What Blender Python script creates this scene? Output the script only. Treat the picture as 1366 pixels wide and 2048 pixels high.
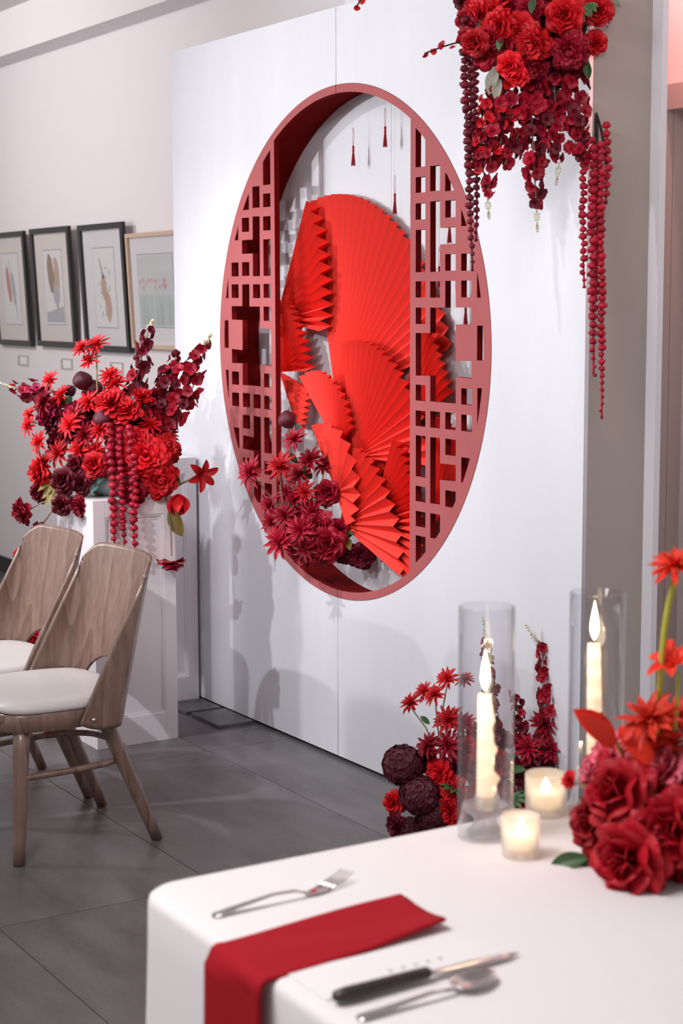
import bpy, bmesh, math, random
from mathutils import Vector, Matrix, Quaternion, Euler
for o in list(bpy.data.objects): bpy.data.objects.remove(o, do_unlink=True)
sc = bpy.context.scene; C = sc.collection
R = math.radians; PI = math.pi

# ------------------------------------------------------------ camera
H = 1.5284
yaw, pit, rol = R(31.5749), R(7.1169), R(-0.1625)
fw = Vector((-math.cos(yaw)*math.cos(pit), math.sin(yaw)*math.cos(pit), -math.sin(pit)))
rt = fw.cross(Vector((0,0,1))).normalized(); up = rt.cross(fw)
rt, up = math.cos(rol)*rt+math.sin(rol)*up, -math.sin(rol)*rt+math.cos(rol)*up
cd = bpy.data.cameras.new('camera'); cam = bpy.data.objects.new('camera', cd); C.objects.link(cam)
m = Matrix((rt, up, -fw)).transposed().to_4x4(); m.translation = (0,0,H); cam.matrix_world = m
cd.sensor_fit = 'HORIZONTAL'; cd.sensor_width = 24.0; cd.lens = 24.0*3437.33/1366.0
cd.clip_start = 0.05; cd.clip_end = 60
cd.dof.use_dof = True; cd.dof.focus_distance = 5.1; cd.dof.aperture_fstop = 5.6; cd.dof.aperture_blades = 9
sc.camera = cam

# ------------------------------------------------------------ world, lights, exposure
w = bpy.data.worlds.new('world'); sc.world = w; w.use_nodes = True
bg = w.node_tree.nodes['Background']; bg.inputs[0].default_value = (1.0, 0.93, 0.92, 1); bg.inputs[1].default_value = 0.45
def light(name, kind, loc, target, energy, color=(1,1,1), size=.1, spot=60, blend=.3, size_y=None):
    l = bpy.data.lights.new(name, kind); o = bpy.data.objects.new(name, l); C.objects.link(o)
    o.location = loc; l.energy = energy; l.color = color
    if kind == 'AREA':
        l.size = size
        if size_y: l.shape = 'RECTANGLE'; l.size_y = size_y
    else: l.shadow_soft_size = size
    if kind == 'SPOT': l.spot_size = R(spot); l.spot_blend = blend
    d = Vector(target)-Vector(loc); o.rotation_euler = d.to_track_quat('-Z','Y').to_euler()
    return o
light('key_spot', 'SPOT', (-6.55,-1.0,1.95), (-4.45,2.9,2.2), 330, (0.95,0.97,1.0), .035, 54, 1.0)
light('track_spot', 'SPOT', (-6.75,-1.0,2.85), (-4.3,2.9,.95), 215, (.97,.97,1.0), .10, 56, .9)
light('track_spot', 'SPOT', (-2.75,-1.0,2.85), (-5.95,2.9,.62), 270, (.97,.96,1.0), .03, 31, .6)
light('track_spot', 'SPOT', (-5.30,.75,2.86), (-5.2,2.9,.40), 165, (.97,.96,1.0), .03, 58, .9)
light('track_spot', 'SPOT', (-3.47,.3,2.86), (-3.62,3.0,1.05), 68, (.97,.96,1.0), .05, 44, .9)
light('door_fill', 'AREA', (-2.5,2.3,2.5), (-3.6,3.4,1.2), 5, (1.0,.90,.86), .3)  # unseen fill light, added to brighten the doorway
light('ceiling_wash', 'AREA', (-2.2,.2,2.9), (-2.2,1.2,0), 84, (1.0,.95,.95), 1.2)
light('wall_wash', 'SPOT', (-8.3,.9,2.8), (-8.1,3.4,2.35), 125, (1.0,.93,.95), .15, 95, 1.0)
light('ceiling_glow', 'AREA', (-6.8,.2,1.9), (-6.9,2.6,3.0), 28, (1.0,.94,.95), 1.0)
light('pink_spot', 'SPOT', (-3.50,3.275,2.70), (-3.70,3.39,2.2), 26, (1.0,.34,.28), .03, 150, .8)
sc.view_settings.view_transform = 'Standard'; sc.view_settings.look = 'None'
sc.view_settings.exposure = 0.0; sc.view_settings.gamma = 1.0; sc.view_settings.use_curve_mapping = False

# ------------------------------------------------------------ materials
def hexc(r,g,b):
    f = lambda c: (c/255/12.92) if c/255 <= .04045 else ((c/255+.055)/1.055)**2.4
    return (f(r),f(g),f(b))
def mat(name, col, rough=.5, metal=0, spec=.5, noise=None, bump=None, coat=0, rand=0, sub=0, emis=None, sheen=0):
    m = bpy.data.materials.new(name); m.use_nodes = True; nt = m.node_tree; b = nt.nodes['Principled BSDF']
    b.inputs['Roughness'].default_value = rough; b.inputs['Metallic'].default_value = metal
    b.inputs['Specular IOR Level'].default_value = spec; b.inputs['Coat Weight'].default_value = coat
    if sheen: b.inputs['Sheen Weight'].default_value = sheen
    b.inputs['Base Color'].default_value = (*col,1)
    if sub:
        b.inputs['Subsurface Weight'].default_value = sub; b.inputs['Subsurface Radius'].default_value = (.02,.01,.006); b.inputs['Subsurface Scale'].default_value = 1.5
    if emis: b.inputs['Emission Color'].default_value = (*emis[0],1); b.inputs['Emission Strength'].default_value = emis[1]
    tc = nt.nodes.new('ShaderNodeTexCoord'); src = None
    if noise:  # (scale, amount, (sx,sy,sz), rot)
        s, amt, st, rot = noise
        mp = nt.nodes.new('ShaderNodeMapping'); mp.inputs['Scale'].default_value = st; mp.inputs['Rotation'].default_value = rot
        n = nt.nodes.new('ShaderNodeTexNoise'); n.inputs['Scale'].default_value = s; n.inputs['Detail'].default_value = 6; n.inputs['Roughness'].default_value = .6
        nt.links.new(tc.outputs['Object'], mp.inputs[0]); nt.links.new(mp.outputs[0], n.inputs['Vector'])
        mx = nt.nodes.new('ShaderNodeMix'); mx.data_type = 'RGBA'
        mx.inputs[6].default_value = (*[c*(1-amt) for c in col],1); mx.inputs[7].default_value = (*[min(1,c*(1+amt)) for c in col],1)
        nt.links.new(n.outputs['Fac'], mx.inputs[0]); src = mx.outputs[2]
        nt.links.new(src, b.inputs['Base Color'])
    if rand:
        oi = nt.nodes.new('ShaderNodeObjectInfo'); hs = nt.nodes.new('ShaderNodeHueSaturation')
        mr = nt.nodes.new('ShaderNodeMapRange'); mr.inputs[3].default_value = 1-rand; mr.inputs[4].default_value = 1+rand
        nt.links.new(oi.outputs['Random'], mr.inputs[0]); nt.links.new(mr.outputs[0], hs.inputs['Value'])
        if src: nt.links.new(src, hs.inputs['Color'])
        else: hs.inputs['Color'].default_value = (*col,1)
        nt.links.new(hs.outputs[0], b.inputs['Base Color'])
    if bump:  # (scale, strength, stretch, rot)
        s, st, sv, rot = bump
        mp = nt.nodes.new('ShaderNodeMapping'); mp.inputs['Scale'].default_value = sv; mp.inputs['Rotation'].default_value = rot
        n = nt.nodes.new('ShaderNodeTexNoise'); n.inputs['Scale'].default_value = s; n.inputs['Detail'].default_value = 5
        bp = nt.nodes.new('ShaderNodeBump'); bp.inputs['Strength'].default_value = st; bp.inputs['Distance'].default_value = .004
        nt.links.new(tc.outputs['Object'], mp.inputs[0]); nt.links.new(mp.outputs[0], n.inputs['Vector'])
        nt.links.new(n.outputs['Fac'], bp.inputs['Height']); nt.links.new(bp.outputs[0], b.inputs['Normal'])
    return m
I3 = (1,1,1); Z3 = (0,0,0)
M = {}
M['wall'] = mat('white_wall_paint', (.80,.77,.785), .7)
M['ceiling'] = mat('ceiling_paint', (.78,.75,.74), .8)
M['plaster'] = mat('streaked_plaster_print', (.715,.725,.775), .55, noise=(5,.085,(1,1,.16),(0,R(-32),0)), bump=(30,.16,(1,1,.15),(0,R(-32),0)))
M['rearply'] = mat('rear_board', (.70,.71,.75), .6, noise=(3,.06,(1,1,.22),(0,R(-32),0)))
M['sidepl'] = mat('shaded_side_plaster', (.42,.365,.335), .65, noise=(4,.06,(1,1,.3),(R(30),0,0)))  # darker than the front plaster: shade of the box sides put into the colour
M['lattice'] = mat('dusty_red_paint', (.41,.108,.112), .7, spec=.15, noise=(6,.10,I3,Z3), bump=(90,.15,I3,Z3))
M['tunnel'] = mat('shaded_red_paint', (.17,.006,.007), .8, spec=.05, noise=(8,.1,I3,Z3))  # darker version of the lattice red, with the shade inside the gate coloured in
M['fan'] = mat('scarlet_paper', (.82,.050,.036), .75, spec=.2, bump=(200,.05,I3,Z3))
M['tassel'] = mat('crimson_thread', (.38,.012,.03), .5, spec=.3)
M['black'] = mat('black_paint', (.012,.012,.013), .45)
M['frameblack'] = mat('black_stained_frame', (.022,.020,.022), .35, noise=(40,.3,(1,1,.1),Z3))
M['framewood'] = mat('pale_wood_frame', (.62,.45,.34), .5, noise=(30,.15,(1,1,.1),Z3))
M['mount'] = mat('cream_mount_board', (.78,.72,.68), .8)
M['mountw'] = mat('white_mount_board', (.80,.79,.82), .8)
M['paper'] = mat('paper', (.82,.81,.81), .8)
M['greyline'] = mat('grey_line', (.25,.25,.27), .8)
M['greycard'] = mat('grey_card', (.52,.47,.47), .8)
M['ink_red'] = mat('print_red', (.55,.13,.09), .8, noise=(40,.3,I3,Z3))
M['ink_brown'] = mat('print_brown', (.26,.15,.07), .8, noise=(50,.6,I3,Z3))
M['ink_tan'] = mat('print_tan', (.55,.34,.23), .8, noise=(40,.2,I3,Z3))
M['ink_grey'] = mat('print_grey', (.42,.43,.47), .8, noise=(40,.25,I3,Z3))
M['ink_dark'] = mat('print_dark', (.10,.07,.06), .8)
M['ink_pink'] = mat('print_pink', (.70,.25,.32), .8)
M['ink_sage'] = mat('print_sage', (.50,.58,.57), .8, noise=(60,.25,(1,1,.2),Z3))
M['ink_sky'] = mat('print_sky', (.62,.64,.64), .8, noise=(12,.15,(.3,1,2),Z3))
M['door'] = mat('door_frame_paint', (.50,.43,.40), .5)
M['curtain'] = mat('grey_door_leaf', (.80,.78,.80), .6, noise=(9,.05,(6,6,.1),Z3))
M['plinth'] = mat('white_gloss_paint', (.84,.81,.84), .35)
M['cloth'] = mat('white_tablecloth', (.82,.79,.80), .9, spec=.1, bump=(260,.08,I3,Z3), sheen=.2)
M['napkin'] = mat('wine_red_napkin', (.36,.010,.018), .8, spec=.12, bump=(500,.10,I3,Z3))
M['steel'] = mat('polished_steel', (.72,.70,.70), .16, 1)
M['handle'] = mat('dark_handle', (.035,.028,.026), .38)
M['seat'] = mat('cream_leatherette', (.66,.63,.62), .38, bump=(120,.12,I3,Z3))
def wax_mat():
    m = bpy.data.materials.new('ivory_wax'); m.use_nodes = True; nt = m.node_tree; nt.nodes.clear()
    out = nt.nodes.new('ShaderNodeOutputMaterial'); d = nt.nodes.new('ShaderNodeBsdfDiffuse'); d.inputs[0].default_value = (.93,.88,.80,1)
    tr = nt.nodes.new('ShaderNodeBsdfTranslucent'); tr.inputs[0].default_value = (.95,.82,.66,1); mx = nt.nodes.new('ShaderNodeMixShader'); mx.inputs[0].default_value = .4
    nt.links.new(d.outputs[0], mx.inputs[1]); nt.links.new(tr.outputs[0], mx.inputs[2]); nt.links.new(mx.outputs[0], out.inputs[0]); return m
M['wax'] = wax_mat()
M['stone'] = mat('grey_stone_slab', (.10,.105,.11), .35, noise=(7,.5,(1,3,1),(0,0,R(25))))
M['branch'] = mat('dark_branch', (.03,.016,.014), .7)
M['stem'] = mat('thin_stem', (.26,.20,.13), .6)
M['lime'] = mat('lime_stem', (.42,.40,.04), .5)
M['cream'] = mat('cream_green_buds', (.62,.62,.42), .6)
M['bowl'] = mat('sage_foil_bowl', (.16,.21,.20), .4)
fl = dict(scarlet=(.62,.008,.016), crimson=(.34,.004,.022), burgundy=(.13,.003,.014), plum=(.085,.010,.022), magenta=(.36,.006,.06),
          rosered=(.42,.003,.013), rosepink=(.74,.13,.20), orange=(.85,.045,.02))
for k, c in fl.items(): M[k] = mat(k+'_petals', c, .55, spec=.35, rand=.28, noise=(14,.18,I3,Z3))
M['green'] = mat('green_leaf', (.045,.11,.035), .45, rand=.3)
M['olive'] = mat('olive_leaf', (.20,.15,.035), .5, rand=.2)
M['bluegreen'] = mat('bluegreen_leaf', (.10,.20,.18), .5, rand=.2)
M['sage'] = mat('sage_leaf', (.24,.24,.19), .55, rand=.2)

def wood_mat():
    m = bpy.data.materials.new('brown_ash_veneer'); m.use_nodes = True; nt = m.node_tree; b = nt.nodes['Principled BSDF']
    tc = nt.nodes.new('ShaderNodeTexCoord'); mp = nt.nodes.new('ShaderNodeMapping'); mp.inputs['Scale'].default_value = (1,1,.12)
    n1 = nt.nodes.new('ShaderNodeTexNoise'); n1.inputs['Scale'].default_value = 5; n1.inputs['Detail'].default_value = 2
    wv = nt.nodes.new('ShaderNodeMath'); wv.operation = 'MULTIPLY'; wv.inputs[1].default_value = 9
    fr = nt.nodes.new('ShaderNodeMath'); fr.operation = 'FRACT'
    n2 = nt.nodes.new('ShaderNodeTexNoise'); n2.inputs['Scale'].default_value = 90; n2.inputs['Detail'].default_value = 4
    mx = nt.nodes.new('ShaderNodeMix'); mx.inputs[0].default_value = .66
    rmp = nt.nodes.new('ShaderNodeValToRGB'); e = rmp.color_ramp.elements
    e[0].position = .1; e[0].color = (.090,.046,.033,1); e[1].position = .9; e[1].color = (.29,.185,.145,1)
    L = nt.links.new
    L(tc.outputs['Object'], mp.inputs[0]); L(mp.outputs[0], n1.inputs['Vector']); L(mp.outputs[0], n2.inputs['Vector'])
    L(n1.outputs['Fac'], wv.inputs[0]); L(wv.outputs[0], fr.inputs[0]); L(fr.outputs[0], mx.inputs[2]); L(n2.outputs['Fac'], mx.inputs[3])
    L(mx.outputs[0], rmp.inputs[0]); L(rmp.outputs[0], b.inputs['Base Color'])
    b.inputs['Roughness'].default_value = .38; b.inputs['Coat Weight'].default_value = .35; b.inputs['Coat Roughness'].default_value = .12
    return m
M['wood'] = wood_mat()
def tile_mat():
    m = bpy.data.materials.new('grey_concrete_tile'); m.use_nodes = True; nt = m.node_tree; b = nt.nodes['Principled BSDF']
    tc = nt.nodes.new('ShaderNodeTexCoord'); oi = nt.nodes.new('ShaderNodeObjectInfo')
    ad = nt.nodes.new('ShaderNodeVectorMath'); ad.operation = 'ADD'
    sc3 = nt.nodes.new('ShaderNodeVectorMath'); sc3.operation = 'SCALE'; sc3.inputs[3].default_value = 0.37
    mp = nt.nodes.new('ShaderNodeMapping'); mp.inputs['Scale'].default_value = (1.1,3.2,1); mp.inputs['Rotation'].default_value = (0,0,R(70))
    n = nt.nodes.new('ShaderNodeTexNoise'); n.inputs['Scale'].default_value = 2.2; n.inputs['Detail'].default_value = 9; n.inputs['Roughness'].default_value = .62
    n2 = nt.nodes.new('ShaderNodeTexNoise'); n2.inputs['Scale'].default_value = 60; n2.inputs['Detail'].default_value = 3
    mx = nt.nodes.new('ShaderNodeMix'); mx.inputs[0].default_value = .22
    rmp = nt.nodes.new('ShaderNodeValToRGB'); e = rmp.color_ramp.elements
    e[0].position = .3; e[0].color = (.075,.068,.070,1); e[1].position = .72; e[1].color = (.185,.176,.18,1)
    L = nt.links.new
    L(oi.outputs['Location'], sc3.inputs[0]); L(tc.outputs['Object'], ad.inputs[0]); L(sc3.outputs[0], ad.inputs[1]); L(ad.outputs[0], mp.inputs[0])
    L(mp.outputs[0], n.inputs['Vector']); L(mp.outputs[0], n2.inputs['Vector']); L(n.outputs['Fac'], mx.inputs[2]); L(n2.outputs['Fac'], mx.inputs[3])
    L(mx.outputs[0], rmp.inputs[0]); L(rmp.outputs[0], b.inputs['Base Color'])
    b.inputs['Roughness'].default_value = .36; b.inputs['Specular IOR Level'].default_value = .5
    return m
M['tile'] = tile_mat()
def glass_mat(name, tint=(1,1,1), rough=.02, haze=0.0):
    m = bpy.data.materials.new(name); m.use_nodes = True; nt = m.node_tree; nt.nodes.clear()
    out = nt.nodes.new('ShaderNodeOutputMaterial'); t = nt.nodes.new('ShaderNodeBsdfTransparent'); t.inputs[0].default_value = (*tint,1)
    g = nt.nodes.new('ShaderNodeBsdfGlossy'); g.inputs['Roughness'].default_value = rough
    lw = nt.nodes.new('ShaderNodeLayerWeight'); lw.inputs[0].default_value = .5; pw = nt.nodes.new('ShaderNodeMath'); pw.operation = 'POWER'; pw.inputs[1].default_value = 3.6
    fr = nt.nodes.new('ShaderNodeMath'); fr.operation = 'MULTIPLY_ADD'; fr.inputs[1].default_value = .85; fr.inputs[2].default_value = .045
    mx = nt.nodes.new('ShaderNodeMixShader'); nt.links.new(lw.outputs['Facing'], pw.inputs[0]); nt.links.new(pw.outputs[0], fr.inputs[0])
    L = nt.links.new
    L(fr.outputs[0], mx.inputs[0]); L(t.outputs[0], mx.inputs[1]); L(g.outputs[0], mx.inputs[2])
    if haze:
        d = nt.nodes.new('ShaderNodeBsdfTranslucent'); d2 = nt.nodes.new('ShaderNodeBsdfDiffuse'); a = nt.nodes.new('ShaderNodeMixShader'); a.inputs[0].default_value = .5
        L(d.outputs[0], a.inputs[1]); L(d2.outputs[0], a.inputs[2])
        m2 = nt.nodes.new('ShaderNodeMixShader'); m2.inputs[0].default_value = haze; L(mx.outputs[0], m2.inputs[1]); L(a.outputs[0], m2.inputs[2]); L(m2.outputs[0], out.inputs[0])
    else: L(mx.outputs[0], out.inputs[0])
    return m
M['glass'] = glass_mat('clear_glass', (.97,.97,.98))
M['pane'] = glass_mat('picture_glass', (.98,.98,.98))
M['frost'] = glass_mat('frosted_glass', (.97,.96,.95), .15, .38)
M['crystal'] = glass_mat('pressed_glass', (.95,.95,.95), .05, .30)
def emit_mat(name, col, s):
    m = bpy.data.materials.new(name); m.use_nodes = True; nt = m.node_tree; nt.nodes.clear()
    out = nt.nodes.new('ShaderNodeOutputMaterial'); e = nt.nodes.new('ShaderNodeEmission'); e.inputs[0].default_value = (*col,1); e.inputs[1].default_value = s
    nt.links.new(e.outputs[0], out.inputs[0]); return m
M['flame'] = emit_mat('candle_flame', (1.0,.80,.52), 14)

# ------------------------------------------------------------ mesh helpers
class MB:
    def __init__(s): s.v = []; s.f = []
    def add(s, vs, fs, mtx=None):
        n = len(s.v)
        s.v += [tuple(mtx @ Vector(a)) if mtx else tuple(a) for a in vs]; s.f += [tuple(i+n for i in f) for f in fs]; return s
    def box(s, x0,x1,y0,y1,z0,z1, mtx=None):
        vs = [(x,y,z) for z in (z0,z1) for y in (y0,y1) for x in (x0,x1)]
        return s.add(vs, [(0,2,3,1),(4,5,7,6),(0,1,5,4),(2,6,7,3),(0,4,6,2),(1,3,7,5)], mtx)
    def grid(s, rows, closed=False, mtx=None):
        nr, nc = len(rows), len(rows[0]); vs = [p for r in rows for p in r]; fs = []
        for i in range(nr-1):
            for j in range(nc if closed else nc-1):
                k = (j+1) % nc; fs.append((i*nc+j, i*nc+k, (i+1)*nc+k, (i+1)*nc+j))
        return s.add(vs, fs, mtx)
    def tube(s, pts, rad, n=8, cap=True):
        pts = [Vector(p) for p in pts]; rs = rad if isinstance(rad,(list,tuple)) else [rad]*len(pts)
        t = (pts[1]-pts[0]).normalized(); u = t.orthogonal().normalized(); rows = []
        for i, p in enumerate(pts):
            a = pts[max(i-1,0)]; b = pts[min(i+1,len(pts)-1)]; t2 = (b-a).normalized()
            u = (u - t2*u.dot(t2)).normalized(); v = t2.cross(u)
            rows.append([tuple(p+rs[i]*(math.cos(2*PI*k/n)*u+math.sin(2*PI*k/n)*v)) for k in range(n)])
        base = len(s.v); s.grid(rows, True)
        if cap: s.f.append(tuple(base+k for k in reversed(range(n)))); s.f.append(tuple(base+(len(pts)-1)*n+k for k in range(n)))
        return s
    def lathe(s, prof, n=32, c=(0,0,0)):
        rows = [[(c[0]+r*math.cos(2*PI*k/n), c[1]+r*math.sin(2*PI*k/n), c[2]+z) for k in range(n)] for r, z in prof]
        return s.grid(rows, True)
    def mesh(s, name, m=None, smooth=True):
        me = bpy.data.meshes.new(name); me.from_pydata(s.v, [], s.f); me.update()
        if m: me.materials.append(M[m] if isinstance(m,str) else m)
        if smooth: me.polygons.foreach_set('use_smooth', [True]*len(me.polygons))
        return me
    def obj(s, name, m=None, parent=None, smooth=False, bevel=0, auto=False):
        return put(s.mesh(name, m, smooth), name, parent, bevel, auto)
def put(me, name, parent=None, bevel=0, auto=False, loc=None):
    o = bpy.data.objects.new(name, me); C.objects.link(o)
    if parent: o.parent = parent
    if loc: o.location = loc
    if bevel:
        b = o.modifiers.new('bevel','BEVEL'); b.width = bevel; b.segments = 2; b.limit_method = 'ANGLE'; b.angle_limit = R(35)
    return o
def smooth_path(pts, it=2, closed=False):
    pts = [Vector(p) for p in pts]
    for _ in range(it):
        q = [] if closed else [pts[0]]
        for i in range(len(pts) if closed else len(pts)-1):
            a, b = pts[i], pts[(i+1)%len(pts)]; q += [a*.75+b*.25, a*.25+b*.75]
        if not closed: q.append(pts[-1])
        pts = q
    return pts
def resample(pts, n):
    pts = [Vector(p) for p in pts]; L = [0]
    for a, b in zip(pts, pts[1:]): L.append(L[-1]+(b-a).length)
    out = []; j = 0
    for i in range(n):
        s = L[-1]*i/(n-1)
        while j < len(pts)-2 and L[j+1] < s: j += 1
        d = L[j+1]-L[j]; t = (s-L[j])/d if d > 1e-9 else 0; out.append(pts[j].lerp(pts[j+1], min(1,max(0,t))))
    return out
def thing(name, label, cat, loc=(0,0,0), rz=0, group=None):
    o = bpy.data.objects.new(name, None); C.objects.link(o); o.location = loc; o.rotation_euler = (0,0,rz)
    o.empty_display_size = .05; return tag(o, label, cat, group)
def tag(o, label, cat, group=None):
    o['label'] = label; o['category'] = cat
    if group: o['group'] = group
    return o
def struct(o): o['kind'] = 'structure'; return o
def dup(root, loc, label):
    r = root.copy(); C.objects.link(r); r.location = loc; r['label'] = label
    for ch in list(root.children):
        c = ch.copy(); C.objects.link(c); c.parent = r
        for g in ch.children:
            d = g.copy(); C.objects.link(d); d.parent = c
    return r

# ------------------------------------------------------------ room shell
PY = 2.916          # front face of the backdrop
CX, CZ, CR = -4.7585, 1.3726, .827
RB = PY+.16         # rear board of the niche
WY = 3.40           # room wall
struct(MB().box(-12.2,-3.80,WY,WY+.12,0,3.05).box(-3.80,-2.42,WY,WY+.12,2.12,3.05).box(-2.42,2.6,WY,WY+.12,0,3.05).obj('wall_back','wall'))
struct(MB().box(-12.2,2.6,-1.8,WY+.12,2.985,3.05).obj('ceiling','ceiling'))
struct(MB().box(-12.2,2.6,3.255,WY-.001,2.762,2.984).obj('trim_1','wall'))
struct(MB().box(-12.2,-3.87,WY-.015,WY-.001,.001,.085).box(-2.35,2.6,WY-.015,WY-.001,.001,.085).obj('baseboard_back','black'))
fo = struct(MB().box(-12.2,2.6,-1.8,WY+.1,-.06,-.006).obj('floor','black'))
tm = None
for i in range(13):
    for j in range(9):
        x0 = -5.09-6*1.2+i*1.2; y0 = 2.598-7*.597+j*.597-.003
        x1 = x0+1.2; y1 = y0+.597
        if x0 > 2.5 or y0 > WY: continue
        y1c = min(y1, WY-.016)
        if tm is None or y1c < y1:
            b = MB().box(.0013,1.1987,.0013,y1c-y0-.0013,-.006,0); me = b.mesh('tile','tile',False)
            if y1c == y1: tm = me
        else: me = tm
        if y1c-y0 < .02: continue
        put(me, 'tile', fo, loc=(x0,y0,0))
# doorway behind the backdrop
d1 = bpy.data.objects.new('door_1', None); C.objects.link(d1); d1.location = (-3.1,WY,0); struct(d1)
MB().box(-.68,-.70+.07,-.03,-.002,0,2.05).box(.63,.70,-.03,-.002,0,2.05).box(-.70,.70,-.03,-.002,2.05,2.12).box(-.70,-.68,-.03,-.002,0,2.05).obj('door_frame','door',d1)
MB().box(-.63,.0,.05,.09,0.002,2.05).obj('door_leaf','curtain',d1)
MB().box(.005,.63,.05,.09,0.002,2.05).obj('door_leaf','curtain',d1)
MB().box(-.70,-.63,.0,.10,0.002,2.12).box(.63,.70,.0,.10,.002,2.12).box(-.63,.63,.0,.10,2.05,2.12).obj('door_jamb','door',d1)

# ------------------------------------------------------------ backdrop with moon gate
bd = thing('backdrop', 'tall white plaster-print backdrop wall with round red moon gate opening', 'backdrop', (CX,PY,0))
def curve_plate(name, loops, thick, m, parent, y):
    cu = bpy.data.curves.new(name,'CURVE'); cu.dimensions = '2D'; cu.fill_mode = 'BOTH'; cu.extrude = thick/2
    for lp in loops:
        sp = cu.splines.new('POLY'); sp.points.add(len(lp)-1)
        for i, (a, b) in enumerate(lp): sp.points[i].co = (a,b,0,1)
        sp.use_cyclic_u = True
    t = bpy.data.objects.new(name+'_tmp', cu); C.objects.link(t)
    dg = bpy.context.evaluated_depsgraph_get(); me = bpy.data.meshes.new_from_object(t.evaluated_get(dg))
    bpy.data.objects.remove(t, do_unlink=True)
    me.transform(Matrix.Rotation(PI/2,4,'X')); me.name = name
    me.materials.clear(); me.materials.append(M[m])
    if m == 'lattice':  # hole sides get the darker red, their shade painted in
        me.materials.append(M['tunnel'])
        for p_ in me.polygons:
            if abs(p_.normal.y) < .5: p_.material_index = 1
    return put(me, name, parent, loc=(0,y,0))
g_ = .0015; SX = -.012     # seam of the two boards, relative to the gate centre
XL, XR, ZT = -5.956-CX, -3.522-CX, 2.44
def arc(r, a0, a1, n=90, c=(0,CZ)): return [(c[0]+r*math.cos(a0+(a1-a0)*i/n), c[1]+r*math.sin(a0+(a1-a0)*i/n)) for i in range(n+1)]
xs = SX-g_; al = math.acos(xs/CR)
curve_plate('front_panel', [[(XL,.012),(xs,.012)]+[p for p in arc(CR,-al,-2*PI+al)]+[(xs,ZT),(XL,ZT)]], .014, 'plaster', bd, .007)
xs2 = SX+g_; al2 = math.acos(xs2/CR)
curve_plate('front_panel', [[(XR,.012),(XR,ZT),(xs2,ZT)]+arc(CR,al2,-al2)+[(xs2,.012)]], .014, 'plaster', bd, .007)
MB().box(XL,XR,.014,.05,.0,.02).obj('base_rail','black',bd)
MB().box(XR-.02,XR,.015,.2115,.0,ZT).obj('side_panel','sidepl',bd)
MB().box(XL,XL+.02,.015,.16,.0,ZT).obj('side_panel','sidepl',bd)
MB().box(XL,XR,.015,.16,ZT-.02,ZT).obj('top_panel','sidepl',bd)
MB().box(XL+.021,-.35,.161,.17,.0,ZT-.03).obj('rear_panel','rearply',bd)
MB().box(-.3485,.062,.161,.17,.0,ZT-.03).obj('rear_panel','rearply',bd)
MB().box(.0635,XR-.021,.161,.17,.0,ZT-.03).obj('rear_panel','rearply',bd)
MB().box(-.3,XR+.040,.212,.232,.0,2.745).obj('wing_panel','plaster',bd)
# tunnel of the gate
rows = []
for i in range(129):
    a = 2*PI*i/128; ca, sa = math.cos(a), math.sin(a)
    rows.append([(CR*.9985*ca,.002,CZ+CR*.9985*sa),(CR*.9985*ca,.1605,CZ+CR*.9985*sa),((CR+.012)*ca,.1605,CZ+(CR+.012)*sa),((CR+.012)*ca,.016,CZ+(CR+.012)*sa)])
MB().grid(rows).obj('gate_tunnel','tunnel',bd)
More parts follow.
